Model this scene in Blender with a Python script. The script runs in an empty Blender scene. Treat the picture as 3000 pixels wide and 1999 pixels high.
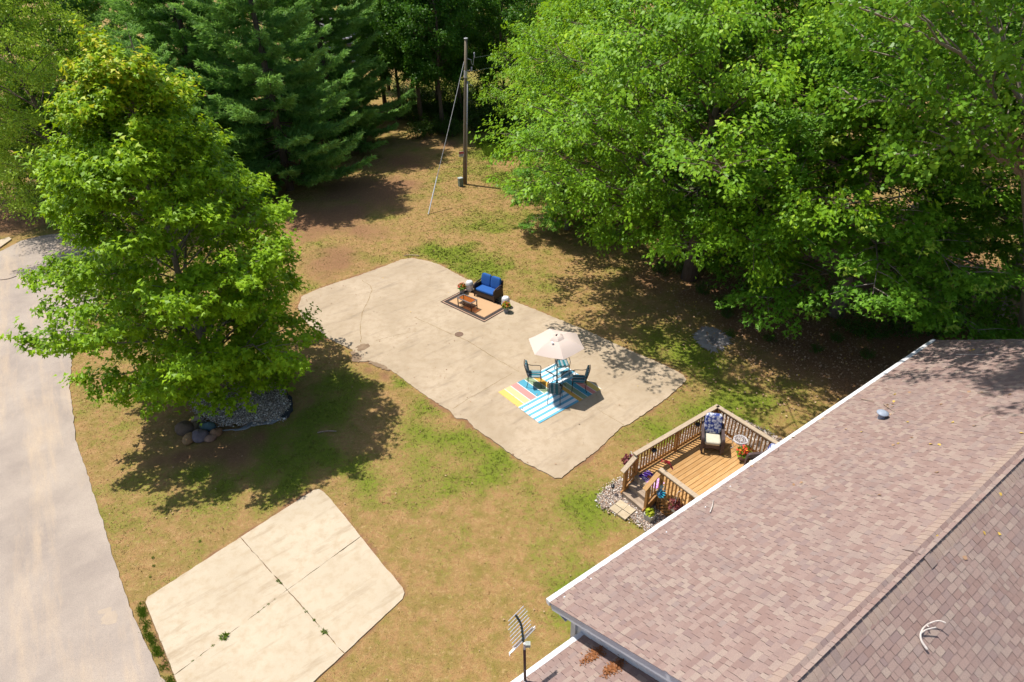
import bpy, math, random
import numpy as np
from mathutils import Vector, Matrix

# ---------------------------------------------------------------- camera, sky, sun, exposure
SC = bpy.context.scene
COL = SC.collection
CAMH, FPX, PITCH, ROLL = 14.5, 1900.0, math.radians(33.07), math.radians(-1.4)
_fw = np.array([0, math.cos(PITCH), -math.sin(PITCH)]); _x0 = np.array([1.0, 0, 0]); _u0 = np.cross(_x0, _fw)
_X = math.cos(ROLL)*_x0 + math.sin(ROLL)*_u0; _U = -math.sin(ROLL)*_x0 + math.cos(ROLL)*_u0
def at(px, py, z=0.0):
    "photo pixel -> the point of the place that lies there at height z"
    d = _fw + _X*(px-1500)/FPX - _U*(py-999.5)/FPX
    t = (z-CAMH)/d[2]
    return Vector((d[0]*t, d[1]*t, z))
cam = bpy.data.cameras.new('camera'); camo = bpy.data.objects.new('camera', cam); COL.objects.link(camo)
cam.sensor_fit = 'HORIZONTAL'; cam.sensor_width = 36.0; cam.lens = 36.0*FPX/3000; cam.clip_start = 0.1; cam.clip_end = 6000
_m = Matrix(((_X[0], _U[0], -_fw[0]), (_X[1], _U[1], -_fw[1]), (_X[2], _U[2], -_fw[2])))
camo.matrix_world = Matrix.Translation((0, 0, CAMH)) @ _m.to_4x4()
SC.camera = camo
SUN_EL, SUN_AZ = math.radians(66), math.radians(-29)      # SUN_AZ: the way shadows fall, from +x
w = bpy.data.worlds.new('World'); SC.world = w; w.use_nodes = True
bg = w.node_tree.nodes['Background']; sky = w.node_tree.nodes.new('ShaderNodeTexSky')
sky.sky_type = 'NISHITA'; sky.sun_disc = False; sky.sun_elevation = SUN_EL
sky.sun_rotation = math.atan2(-math.cos(SUN_AZ), -math.sin(SUN_AZ)) % (2*math.pi)
sky.air_density = 1.0; sky.dust_density = 1.5; sky.ozone_density = 1.0
bg.inputs['Strength'].default_value = 0.125
w.node_tree.links.new(sky.outputs[0], bg.inputs[0])
sl = bpy.data.lights.new('sun', 'SUN'); sl.energy = 5.0; sl.angle = math.radians(0.55); sl.color = (1.0, 0.95, 0.87)
so = bpy.data.objects.new('sun', sl); COL.objects.link(so)
so.rotation_euler = Vector((math.cos(SUN_AZ)*math.cos(SUN_EL), math.sin(SUN_AZ)*math.cos(SUN_EL), -math.sin(SUN_EL))).to_track_quat('-Z', 'Y').to_euler()
so.location = (-30, 20, 60)
vs = SC.view_settings; vs.view_transform = 'Standard'; vs.look = 'None'; vs.exposure = 0.4; vs.gamma = 1.0; vs.use_curve_mapping = False
SC.cycles.use_adaptive_sampling = True; SC.cycles.adaptive_threshold = .025; SC.cycles.use_denoising = True
SC.cycles.max_bounces = 4; SC.cycles.diffuse_bounces = 2; SC.cycles.glossy_bounces = 2; SC.cycles.transparent_max_bounces = 8; SC.cycles.transmission_bounces = 3

# ---------------------------------------------------------------- materials
def nd(nt, typ, ins=None, **props):
    n = nt.nodes.new(typ)
    for k, v in props.items(): setattr(n, k, v)
    for k, v in (ins or {}).items():
        if isinstance(v, bpy.types.NodeSocket): nt.links.new(v, n.inputs[k])
        else: n.inputs[k].default_value = v
    return n
def c4(c): return (c[0], c[1], c[2], 1.0)
def mixc(nt, f, a, b, bt='MIX'):
    return nd(nt, 'ShaderNodeMix', {0: f, 6: a if isinstance(a, bpy.types.NodeSocket) else c4(a), 7: b if isinstance(b, bpy.types.NodeSocket) else c4(b)}, data_type='RGBA', blend_type=bt).outputs[2]
def noise(nt, vec, scale, detail=3.0, rough=0.6, dist=0.0):
    return nd(nt, 'ShaderNodeTexNoise', {'Vector': vec, 'Scale': scale, 'Detail': detail, 'Roughness': rough, 'Distortion': dist}).outputs[0]
def rng(nt, v, a, b, c=0.0, d=1.0):
    return nd(nt, 'ShaderNodeMapRange', {0: v, 1: a, 2: b, 3: c, 4: d}, clamp=True).outputs[0]
def mth(nt, op, a, b=0.0, clamp=False):
    return nd(nt, 'ShaderNodeMath', {0: a, 1: b}, operation=op, use_clamp=clamp).outputs[0]
def attr(nt, name): return nd(nt, 'ShaderNodeAttribute', attribute_name=name).outputs['Fac']
def M(name, rough=0.8, spec=0.3, metal=0.0):
    m = bpy.data.materials.new(name); m.use_nodes = True; nt = m.node_tree
    b = nt.nodes['Principled BSDF']; b.inputs['Roughness'].default_value = rough
    b.inputs['Specular IOR Level'].default_value = spec; b.inputs['Metallic'].default_value = metal
    return m, nt, b
def coords(nt, kind='Object', sc=(1, 1, 1)):
    c = nd(nt, 'ShaderNodeTexCoord').outputs[kind]
    return nd(nt, 'ShaderNodeMapping', {0: c, 3: sc}).outputs[0] if sc != (1, 1, 1) else c
def bump(nt, b, h, strength, dist=0.01):
    nt.links.new(nd(nt, 'ShaderNodeBump', {'Height': h, 'Strength': strength, 'Distance': dist}).outputs[0], b.inputs['Normal'])
def wpos(nt): return nd(nt, 'ShaderNodeNewGeometry').outputs['Position']
def surf(name, c1, c2, scale=8.0, rough=0.75, spec=0.3, bmp=0.3, sc=(1, 1, 1), fine=60.0, rv=0.0, lo=.35, hi=.65, metal=0.0, world=False):
    "two-tone weathered surface with grain; rv varies each object a little"
    m, nt, b = M(name, rough, spec, metal)
    v = wpos(nt) if world else coords(nt, 'Object', sc)
    oi = nd(nt, 'ShaderNodeObjectInfo').outputs['Random']
    if rv: v = nd(nt, 'ShaderNodeVectorMath', {0: v, 1: nd(nt, 'ShaderNodeCombineXYZ', {0: mth(nt, 'MULTIPLY', oi, 37.0), 1: mth(nt, 'MULTIPLY', oi, 91.0)}).outputs[0]}, operation='ADD').outputs[0]
    col = mixc(nt, rng(nt, noise(nt, v, scale, 4), lo, hi), c1, c2)
    fn = noise(nt, v, fine, 2)
    col = mixc(nt, rng(nt, fn, .3, .7, .0, .35), col, [x*.6 for x in c1])
    if rv: col = mixc(nt, rng(nt, oi, 0, 1, 0, rv), col, [x*.45 for x in c1])
    nt.links.new(col, b.inputs['Base Color'])
    if bmp: bump(nt, b, fn, bmp, 0.004)
    return m
def plain(name, c, rough=0.6, spec=0.35, metal=0.0, var=.25, scale=30):
    return surf(name, c, [x*(1-var) for x in c], scale, rough, spec, 0.12, metal=metal)
def leafmat(name, dark, lite, trans, young=None, tw=.30, rough=.45):
    m = bpy.data.materials.new(name); m.use_nodes = True; nt = m.node_tree; b = nt.nodes['Principled BSDF']
    b.inputs['Roughness'].default_value = rough; b.inputs['Specular IOR Level'].default_value = .16
    t = attr(nt, 'tint')
    col = mixc(nt, rng(nt, t, 0, .75), dark, lite)
    tc = mixc(nt, rng(nt, t, 0, .75), [x*.75 for x in trans], trans)
    if young:
        col = mixc(nt, rng(nt, t, .86, 1.0), col, young); tc = mixc(nt, rng(nt, t, .86, 1.0), tc, young)
    nt.links.new(col, b.inputs['Base Color'])
    tr = nd(nt, 'ShaderNodeBsdfTranslucent', {0: tc})
    mx = nd(nt, 'ShaderNodeMixShader', {0: tw, 1: b.outputs[0], 2: tr.outputs[0]})
    nt.links.new(mx.outputs[0], nt.nodes['Material Output'].inputs[0])
    return m

# ---------------------------------------------------------------- mesh helpers
def rawmesh(name, V, F, mat=None, smooth=False, attrs=None):
    "V (n,3) array, F list or (m,k) array of faces; attrs {name: per-vertex floats}"
    me = bpy.data.meshes.new(name)
    if isinstance(F, np.ndarray):
        V = np.asarray(V, np.float32); k = F.shape[1]; n = len(F)
        me.vertices.add(len(V)); me.vertices.foreach_set('co', V.ravel())
        me.loops.add(n*k); me.loops.foreach_set('vertex_index', F.astype(np.int32).ravel())
        me.polygons.add(n); me.polygons.foreach_set('loop_start', np.arange(0, n*k, k, dtype=np.int32))
        me.polygons.foreach_set('loop_total', np.full(n, k, np.int32))
        me.update(calc_edges=True)
    else:
        me.from_pydata([tuple(v) for v in V], [], F); me.update()
    if smooth: me.polygons.foreach_set('use_smooth', np.ones(len(me.polygons), bool))
    for an, av in (attrs or {}).items():
        a = me.attributes.new(an, 'FLOAT', 'POINT'); a.data.foreach_set('value', np.asarray(av, np.float32))
    if mat: me.materials.append(mat)
    return me
def link(name, me, parent=None, loc=None, rot=None):
    o = bpy.data.objects.new(name, me); COL.objects.link(o)
    if parent: o.parent = parent
    if loc is not None: o.location = loc
    if rot is not None: o.rotation_euler = rot
    return o
class MB:
    def __init__(s): s.v = []; s.f = []
    def add(s, V, F):
        k = len(s.v); s.v += [tuple(x) for x in V]; s.f += [tuple(i+k for i in f) for f in F]; return s
    def box(s, c, d, rz=0.0, R=None, taper=1.0):
        R = R or Matrix.Rotation(rz, 3, 'Z'); c = Vector(c); V = []
        for z in (-.5, .5):
            k = taper if z > 0 else 1.0
            for x, y in ((-.5, -.5), (.5, -.5), (.5, .5), (-.5, .5)): V.append(c + R @ Vector((x*d[0]*k, y*d[1]*k, z*d[2])))
        return s.add(V, [(3, 2, 1, 0), (4, 5, 6, 7), (0, 1, 5, 4), (1, 2, 6, 5), (2, 3, 7, 6), (3, 0, 4, 7)])
    def beam(s, p, q, w, h, up=(0, 0, 1)):
        p, q = Vector(p), Vector(q); d = (q-p); L = d.length; d.normalize(); u = Vector(up)
        sd = d.cross(u); sd = sd.normalized() if sd.length > 1e-4 else Vector((1, 0, 0)); u = sd.cross(d)
        return s.box((p+q)/2, (L, w, h), R=Matrix((d, -sd, u)).transposed())
    def tube(s, P, r, n=6, caps=True):
        P = [Vector(p) for p in P]; m = len(P); r = r if hasattr(r, '__len__') else [r]*m; V = []; F = []
        t0 = (P[1]-P[0]).normalized(); ref = Vector((0, 0, 1)) if abs(t0.z) < .9 else Vector((1, 0, 0)); a = t0.cross(ref).normalized()
        for i, p in enumerate(P):
            t = (P[min(i+1, m-1)]-P[max(i-1, 0)]).normalized(); a = (a-t*a.dot(t)).normalized(); b = t.cross(a)
            for k in range(n):
                th = 2*math.pi*k/n; V.append(p+(a*math.cos(th)+b*math.sin(th))*r[i])
        for i in range(m-1):
            for k in range(n): F.append((i*n+k, i*n+(k+1) % n, (i+1)*n+(k+1) % n, (i+1)*n+k))
        if caps: F += [tuple(range(n-1, -1, -1)), tuple(range((m-1)*n, m*n))]
        return s.add(V, F)
    def lathe(s, prof, n=14, c=(0, 0, 0), wob=0.0):
        V = []; F = []; m = len(prof)
        for r, z in prof:
            for k in range(n):
                th = 2*math.pi*k/n; V.append((c[0]+r*math.cos(th), c[1]+r*math.sin(th), c[2]+z))
        for i in range(m-1):
            for k in range(n): F.append((i*n+k, i*n+(k+1) % n, (i+1)*n+(k+1) % n, (i+1)*n+k))
        F += [tuple(range(n-1, -1, -1)), tuple(range((m-1)*n, m*n))]
        return s.add(V, F)
    def pillow(s, c, d, R=None, e=.35, n=12, m=8):
        "rounded cushion (superellipsoid)"
        R = R or Matrix.Identity(3); c = Vector(c); V = []; F = []
        pw = lambda x, k: math.copysign(abs(x)**k, x)
        for i in range(m+1):
            ph = -math.pi/2+math.pi*i/m
            for k in range(n):
                th = 2*math.pi*(k+.5)/n
                q = Vector((pw(math.cos(ph), e)*pw(math.cos(th), e)*d[0]/2, pw(math.cos(ph), e)*pw(math.sin(th), e)*d[1]/2, pw(math.sin(ph), .6)*d[2]/2))
                V.append(c+R @ q)
        for i in range(m):
            for k in range(n): F.append((i*n+k, i*n+(k+1) % n, (i+1)*n+(k+1) % n, (i+1)*n+k))
        return s.add(V, F)
    def prism(s, P, z0, z1, bot=True):
        n = len(P); V = [(p[0], p[1], z0) for p in P]+[(p[0], p[1], z1) for p in P]
        F = [(i, (i+1) % n, n+(i+1) % n, n+i) for i in range(n)]+[tuple(range(n, 2*n))]
        if bot: F.append(tuple(range(n-1, -1, -1)))
        return s.add(V, F)
    def build(s, name, mat, parent=None, loc=None, rot=None, smooth=False):
        return link(name, rawmesh(name, s.v, s.f, mat, smooth), parent, loc, rot)
def tag(o, label=None, cat=None, group=None, kind=None):
    for k, v in (('label', label), ('category', cat), ('group', group), ('kind', kind)):
        if v: o[k] = v
    return o
def thing(name, label, cat, loc=(0, 0, 0), rz=0.0, group=None):
    o = bpy.data.objects.new(name, None); COL.objects.link(o); o.location = loc; o.rotation_euler = (0, 0, rz); o.empty_display_size = .2
    return tag(o, label, cat, group)
def copy_tree(o, parent=None):
    c = o.copy(); COL.objects.link(c); c.parent = parent
    for ch in list(o.children): copy_tree(ch, c)
    return c
def ccw(P):
    a = sum(P[i][0]*P[(i+1) % len(P)][1]-P[(i+1) % len(P)][0]*P[i][1] for i in range(len(P)))
    return P if a > 0 else P[::-1]
def inside(poly, X, Y):
    r = np.zeros(X.shape, bool); n = len(poly)
    for i in range(n):
        x1, y1 = poly[i][:2]; x2, y2 = poly[(i+1) % n][:2]
        c = ((y1 > Y) != (y2 > Y)) & (X < (x2-x1)*(Y-y1)/((y2-y1) if y2 != y1 else 1e-9)+x1); r ^= c
    return r
def rough_outline(P, step=.12, amp=.03, seed=1):
    "resample an outline and let its edge crumble"
    rs = np.random.RandomState(seed); out = []
    for i in range(len(P)):
        a, b = Vector(P[i][:2]), Vector(P[(i+1) % len(P)][:2]); L = (b-a).length; k = max(1, int(L/step))
        nn = Vector((-(b-a).y, (b-a).x)); nn = nn/max(L, 1e-6)
        for j in range(k):
            q = a.lerp(b, j/k)+nn*(rs.randn()*amp*.5); out.append((q.x, q.y))
    return out

# ---------------------------------------------------------------- the setting: ground, road, slabs
def pxs(L, z=0.0): return [tuple(at(x, y, z))[:2] for x, y in L]
ROAD = pxs([(262, 690), (300, 760), (285, 880), (230, 978), (213, 1030), (205, 1130), (222, 1290), (260, 1400), (310, 1560), (360, 1720), (385, 1790), (420, 1870), (480, 1999), (560, 2200), (-900, 2200), (-900, 1000), (-300, 850), (0, 738), (60, 707), (130, 690), (200, 681)])
PATIO = pxs([(872, 903), (885, 930), (903, 952), (956, 990), (1033, 1026), (1045, 1046), (1052, 1060), (1084, 1059), (1110, 1066), (1145, 1085), (1186, 1115), (1237, 1153), (1288, 1187), (1324, 1207), (1331, 1225), (1370, 1230), (1390, 1253), (1446, 1294), (1492, 1327), (1543, 1360), (1594, 1383), (1625, 1401), (1645, 1401), (1665, 1383), (1747, 1322), (1823, 1250), (1849, 1240), (1900, 1204), (1951, 1169), (1997, 1128), (2010, 1113), (2002, 1100), (1951, 1072), (1874, 1039), (1798, 1006), (1721, 970), (1645, 939), (1543, 898), (1441, 858), (1364, 817), (1288, 776), (1257, 766), (1206, 757), (1176, 761), (1125, 781), (1048, 809), (982, 830), (926, 850), (885, 868)])
PADS = [pxs(l) for l in ([(425, 1765), (433, 1750), (704, 1575), (842, 1730), (510, 1980)], [(704, 1575), (918, 1437), (935, 1433), (950, 1442), (1000, 1500), (1057, 1573), (842, 1730)],
        [(1057, 1573), (1110, 1640), (1180, 1722), (1185, 1738), (1180, 1756), (1009, 1916), (842, 1730)], [(510, 1980), (842, 1730), (1009, 1916), (690, 2210), (600, 2230)])]
DECKBED = pxs([(1745, 1462), (1760, 1440), (1790, 1415), (1830, 1395), (1860, 1360), (1900, 1335), (1960, 1300), (2040, 1240), (2110, 1205), (2180, 1230), (2250, 1265), (2300, 1290), (2340, 1310), (2300, 1400), (2100, 1500), (1950, 1570), (1895, 1560), (1840, 1520), (1790, 1505), (1755, 1485)])
TREEBED = pxs([(690, 1062), (745, 1088), (790, 1122), (830, 1152), (850, 1180), (850, 1208), (832, 1232), (800, 1240), (740, 1250), (690, 1257), (650, 1260), (610, 1242), (570, 1215), (552, 1180), (560, 1130), (590, 1090), (640, 1062)])
ASH = pxs([(2035, 975), (2050, 962), (2080, 958), (2110, 968), (2135, 985), (2140, 1005), (2125, 1022), (2095, 1032), (2065, 1025), (2045, 1003), (2033, 990)])
SLABS = [PATIO]+PADS+[ROAD]

def vnoise(X, Y, s, seed=0):
    "smooth value noise on a lattice (numpy)"
    rs = np.random.RandomState(seed); T = rs.rand(64, 64); u, v = X/s, Y/s
    i, j = np.floor(u).astype(int), np.floor(v).astype(int); a, b = u-i, v-j; a = a*a*(3-2*a); b = b*b*(3-2*b)
    g = lambda p, q: T[p % 64, q % 64]
    return (g(i, j)*(1-a)+g(i+1, j)*a)*(1-b)+(g(i, j+1)*(1-a)+g(i+1, j+1)*a)*b
def blobs(X, Y, L, warp=.5):
    wx = X+(vnoise(X, Y, 1.3, 5)-.5)*2*warp; wy = Y+(vnoise(X, Y, 1.1, 6)-.5)*2*warp; r = np.zeros(X.shape)
    for px, py, rad, amt in L:
        p = at(px, py); d2 = ((wx-p.x)**2+(wy-p.y)**2)/rad**2; r = np.maximum(r, amt*np.exp(-d2*.9))
    return r
GREEN = [(1330, 1290, 1.3, .9), (1270, 1170, .7, .7), (1430, 1330, 1.3, .8), (1300, 1400, 1.5, .6), (1180, 1100, .5, .7), (1700, 1490, 1.0, .75), (1640, 1530, .8, .5), (1390, 775, 1.9, .65), (1280, 735, 1.0, .95), (1360, 740, 1.2, .75),
         (2040, 1050, 1.7, .9), (1960, 1010, 1.2, .7), (2150, 1200, 1.3, .8), (1980, 1270, .8, .6), (1500, 520, 2.2, .9), (1420, 500, 1.5, .6), (960, 1200, 1.2, .8), (1010, 1120, .9, .7), (760, 1340, 1.2, .7), (900, 1330, 1.1, .7), (620, 1420, 1.0, .6), (830, 1420, .8, .6), (1600, 1640, .9, .5),
         (1660, 1700, .7, .6), (1740, 1450, .5, .8), (1430, 650, 2, .3), (1150, 1000, .5, .8), (1480, 430, 3, .9), (1400, 1180, .5, .3), (1620, 1840, .4, .7), (1560, 1480, 1.0, .5), (1080, 1400, .7, .5), (1020, 1360, .7, .6), (1500, 330, 5, .7), (1450, 300, 6, .6)]
DIRT = [(1080, 560, 4.0, .95), (950, 640, 3.5, .9), (1180, 470, 3.0, .8), (1000, 760, 2.4, .75), (960, 810, 1.2, .6), (1080, 680, 2.0, .7), (2330, 1000, 2.6, 1.0), (2200, 940, 2.2, 1.0), (2480, 1060, 2.5, 1.0), (2100, 850, 2.2, .9), (1900, 820, 2.0, .6), (2650, 980, 3, 1.0), (1300, 420, 2.5, .9), (640, 1330, .9, .8), (560, 1340, .7, .8), (740, 1290, .8, .7), (1620, 560, 1.5, .6), (1590, 540, .8, .8),
        (700, 500, 6, .9), (400, 600, 4, .8), (60, 640, 3.5, .9), (2700, 800, 5, 1.0), (2300, 700, 6, .9), (1120, 1090, .35, .8), (1380, 1245, .3, .8), (480, 1360, .6, .6), (900, 1160, .35, .6), (1075, 1075, .4, .8)]
def edge_dist(X, Y):
    r = np.full(X.shape, 9.0)
    for poly in [PATIO]+[OUTPAD]:
        for i in range(len(poly)):
            x1, y1 = poly[i][:2]; x2, y2 = poly[(i+1) % len(poly)][:2]; dx, dy = x2-x1, y2-y1; t = np.clip(((X-x1)*dx+(Y-y1)*dy)/(dx*dx+dy*dy+1e-9), 0, 1)
            r = np.minimum(r, np.hypot(X-x1-t*dx, Y-y1-t*dy))
    return r
OUTPAD = pxs([(425, 1765), (704, 1575), (918, 1437), (950, 1442), (1057, 1573), (1180, 1722), (1185, 1738), (1009, 1916), (690, 2210), (600, 2230)])
def lawn_attrs(X, Y):
    g = blobs(X, Y, GREEN)+.03+(vnoise(X, Y, 1.7, 1)-.5)*.6+(vnoise(X, Y, .5, 2)-.5)*.45
    d = blobs(X, Y, DIRT)+(vnoise(X, Y, 1.1, 3)-.5)*.3
    far = np.clip((Y-46)/12, 0, 1)*np.clip(1-np.abs(X+2)/14, 0, 1)
    g = np.clip(g+far*.35, 0, 1); d = np.clip(d-far*.4, 0, 1)
    # bare worn soil along the slab edges
    e = edge_dist(X, Y)+(vnoise(X, Y, .35, 12)-.5)*.25
    d = np.clip(d+np.clip(.85-e/.20, 0, .75), 0, 1); g = g*np.clip(e/.22, .25, 1)
    return g, d
def axis(a, b, step, far):
    c = list(np.arange(a, b+1e-6, step)); s = step
    lo = []; x = a
    while x > -far: s *= 1.35; x -= s; lo.append(x)
    hi = []; x = b; s = step
    while x < far: s *= 1.35; x += s; hi.append(x)
    return np.array(lo[::-1]+c+hi)
gx, gy = axis(-22, 16, .16, 2500), axis(6, 46, .16, 2500)
GX, GY = np.meshgrid(gx, gy); GXr, GYr = GX.ravel(), GY.ravel()
def hgt(X, Y):
    z = (vnoise(X, Y, 3.1, 8)-.5)*.026+(vnoise(X, Y, .9, 9)-.5)*.016-.02
    return z
gz = np.where(np.abs(GXr) < 40, hgt(GXr, GYr), -.02)
nx, ny = len(gx), len(gy); idx = np.arange(nx*ny).reshape(ny, nx)
GF = np.stack([idx[:-1, :-1], idx[:-1, 1:], idx[1:, 1:], idx[1:, :-1]], -1).reshape(-1, 4)
ag, ad = lawn_attrs(GXr, GYr)

def lawnmat(name, blade=False):
    m, nt, b = M(name, .9, .1); P = wpos(nt)
    g, d = attr(nt, 'green'), attr(nt, 'dirt')
    n1, n2, n3 = noise(nt, P, 2.2, 5), noise(nt, P, 9.0, 6, .7), noise(nt, P, 38.0, 3, .75)
    dry = mixc(nt, rng(nt, n2, .3, .7), (.28, .152, .062), (.40, .25, .11))
    dry = mixc(nt, rng(nt, n1, .40, .66, 0, .85), dry, (.205, .165, .038))
    dry = mixc(nt, rng(nt, noise(nt, P, 6.5, 6, .75), .54, .72, 0, .7), dry, (.52, .35, .17))
    gr = mixc(nt, rng(nt, n2, .3, .7), (.08, .14, .008), (.20, .24, .022))
    gf = rng(nt, mth(nt, 'ADD', g, mth(nt, 'MULTIPLY', mth(nt, 'SUBTRACT', n2, .5), 1.5)), .05, .66)
    col = mixc(nt, gf, dry, gr)
    soil = mixc(nt, rng(nt, n2, .3, .7), (.17, .082, .044), (.30, .155, .085))
    df = rng(nt, mth(nt, 'ADD', d, mth(nt, 'MULTIPLY', mth(nt, 'SUBTRACT', n2, .5), .8)), .35, .75, 0, .0 if blade else .92)
    col = mixc(nt, df, col, soil)
    col = mixc(nt, rng(nt, n3, .42, .68, 0, .5), col, (.13, .095, .04) if not blade else (.33, .26, .09))
    if blade:
        t = attr(nt, 'tint'); col = mixc(nt, rng(nt, t, 0, 1, 0, .35), col, (.40, .31, .13))
    nt.links.new(col, b.inputs['Base Color'])
    if not blade: bump(nt, b, n3, .9, .03)
    return m
LAWN = lawnmat('lawn'); BLADE = lawnmat('grass_blade', True)
tag(link('ground', rawmesh('ground', np.stack([GXr, GYr, gz], 1), GF, LAWN, True, {'green': ag, 'dirt': ad})), kind='structure')

def slabmat(name, c1, c2, stain, dark, sc=.5):
    m, nt, b = M(name, .88, .2); P = wpos(nt)
    n1, n2, n3 = noise(nt, P, sc, 5, .62, .6), noise(nt, P, 3.5, 5, .65), noise(nt, P, 55, 3, .7)
    n4 = noise(nt, nd(nt, 'ShaderNodeMapping', {0: P, 2: (0, 0, .66), 3: (2.4, .5, 1)}, vector_type='TEXTURE').outputs[0], 1.3, 5, .65)
    col = mixc(nt, rng(nt, n1, .35, .65), c1, c2)
    col = mixc(nt, rng(nt, n2, .46, .7, 0, .65), col, stain)
    col = mixc(nt, rng(nt, n4, .54, .70, 0, .55), col, dark)
    col = mixc(nt, rng(nt, n3, .5, .75, 0, .35), col, dark)
    nt.links.new(col, b.inputs['Base Color']); bump(nt, b, mth(nt, 'ADD', n3, mth(nt, 'MULTIPLY', n2, .5)), .35, .006)
    return m
CONC = slabmat('patio_concrete', (.335, .262, .18), (.415, .33, .236), (.295, .22, .14), (.21, .162, .115))
PADM = slabmat('pad_concrete', (.415, .345, .25), (.475, .40, .296), (.37, .285, .185), (.25, .178, .105))
# asphalt: bleached, with sandy wheel-worn smears
ASPH, nt, b = M('asphalt', .92, .2); P = wpos(nt)
n1, n2, n3 = noise(nt, P, .45, 6, .65, .2), noise(nt, P, 60, 2, .8), noise(nt, nd(nt, 'ShaderNodeMapping', {0: P, 2: (0, 0, 2.16), 3: (7.0, .9, 1)}, vector_type='TEXTURE').outputs[0], 1.0, 6, .7)
col = mixc(nt, rng(nt, n1, .36, .62), (.29, .24, .20), (.39, .325, .265))
col = mixc(nt, rng(nt, n3, .5, .72, 0, .75), col, (.50, .38, .255)); col = mixc(nt, rng(nt, n2, .4, .72, 0, .55), col, (.15, .125, .12))
nt.links.new(col, b.inputs['Base Color']); bump(nt, b, n2, .5, .006)
road = tag(MB().prism(ccw(rough_outline(ROAD, .18, .028, 3)), -.05, .012).build('road', ASPH), kind='structure')
SOILM = surf('bare_soil', (.17, .105, .06), (.26, .17, .10), 3.0, .95, .1, .6, fine=40, world=True)
SANDM = surf('sand', (.37, .30, .235), (.42, .335, .25), 3.0, .95, .1, .4, fine=50, world=True)
def patch(name, P, z, mat, seed, parent=None, amp=.08, step=.1, thick=.004):
    return MB().prism(ccw(rough_outline(P, step, amp, seed)), z-thick, z, False).build(name, mat, parent)
for i, l in enumerate(([(292, 1795), (300, 1788), (330, 1790), (345, 1800), (340, 1820), (318, 1832), (298, 1822)],)):
    tag(patch('sand_smear', pxs(l), .014, SANDM, i, amp=.09, step=.06, thick=.003), kind='structure')
MUDM = surf('dried_mud', (.19, .13, .085), (.28, .20, .13), 4.0, .95, .1, .5, world=True)
pat = tag(MB().prism(ccw(rough_outline(PATIO, .09, .028, 5)), -.08, .012).build('patio', CONC), kind='structure')
for i, l in enumerate(([(1042, 1020), (1055, 1009), (1078, 1008), (1085, 1016), (1072, 1025), (1050, 1030)], [(1028, 1030), (1048, 1033), (1060, 1048), (1052, 1062), (1030, 1060)], [(1075, 1056), (1100, 1062), (1128, 1072), (1142, 1086), (1120, 1082), (1085, 1066)])):
    patch('mud_patch', pxs(l), .016, MUDM, 20+i, pat, .05, .07)
CRACK = surf('crack_dirt', (.26, .17, .08), (.19, .14, .05), 9, .95, .1, .3, world=True)
def crack(L, wd, seed, z=.0155, parent=None):
    rs = np.random.RandomState(seed); P = [at(x, y) for x, y in L]; Q = []
    for a, b in zip(P[:-1], P[1:]):
        k = max(2, int((b-a).length/.15))
        Q += [a.lerp(b, j/k)+Vector((rs.randn()*.012, rs.randn()*.012, 0)) for j in range(k)]
    Q.append(P[-1]); V = []; F = []
    for i, q in enumerate(Q):
        t = (Q[min(i+1, len(Q)-1)]-Q[max(i-1, 0)]).normalized(); s = Vector((-t.y, t.x, 0))*wd*(.35+rs.rand()*.8)
        V += [(q.x+s.x, q.y+s.y, z), (q.x-s.x, q.y-s.y, z)]
        if i: F.append((2*i-2, 2*i-1, 2*i+1, 2*i))
    return link('crack', rawmesh('crack', V, F, CRACK), parent)
crack([(1060, 822), (1085, 838), (1090, 850), (1078, 885), (1062, 915), (1055, 960), (1058, 1005)], .012, 1, parent=pat)
crack([(1214, 930), (1290, 965), (1370, 1000), (1450, 1050), (1520, 1090)], .011, 2, parent=pat)
crack([(1324, 1200), (1380, 1165), (1440, 1130), (1500, 1095)], .009, 3, parent=pat)
crack([(1750, 1200), (1800, 1230), (1828, 1247)], .008, 4, parent=pat)
crack([(1098, 1000), (1150, 985), (1230, 970)], .007, 5, parent=pat)
dc = MB().lathe([(.18, 0), (.18, .012), (.165, .014), (.15, .008), (0.001, .008)], 20).build('drain_cover', surf('rust_iron', (.14, .085, .06), (.2, .13, .09), 20, .9), pat, at(1345, 980, .013))
# driveway pad: four cast panels with open joints
pad = tag(link('driveway_pad', None), kind='structure')
for i, p in enumerate(PADS):
    c = sum((Vector(q) for q in p), Vector((0, 0)))/len(p)
    q = [tuple(Vector(v)+(c-Vector(v)).normalized()*.009) for v in p]
    MB().prism(ccw(rough_outline(q, .14, .012, 30+i)), -.08, .014+.002*i).build('concrete_panel', PADM, pad)
JOINT = surf('joint_soil', (.20, .13, .07), (.14, .09, .05), 12, .95, .1, .4, world=True)
MB().prism(ccw(pxs([(425, 1770), (704, 1578), (925, 1440), (1057, 1578), (1178, 1740), (1009, 1910), (690, 2200), (600, 2220)])), -.06, -.012).build('joint_bed', JOINT, pad)
ASHM = surf('ash', (.36, .33, .32), (.26, .23, .215), 2.2, .95, .1, .5, world=True)
tag(patch('ash_patch', ASH, .006, ASHM, 9, amp=.16, step=.05, thick=.003), kind='structure')
tag(patch('charred_patch', pxs([(2075, 985), (2092, 988), (2102, 1008), (2094, 1016), (2082, 1000)]), .018, surf('char', (.13, .125, .125), (.20, .19, .185), 5, .95, world=True), 10, amp=.06), kind='structure')
tag(MB().prism(ccw(pxs([(-60, 748), (0, 728), (35, 703), (28, 697), (0, 706), (-60, 722)])), -.03, .06).build('walkway', PADM), kind='structure')
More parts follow.
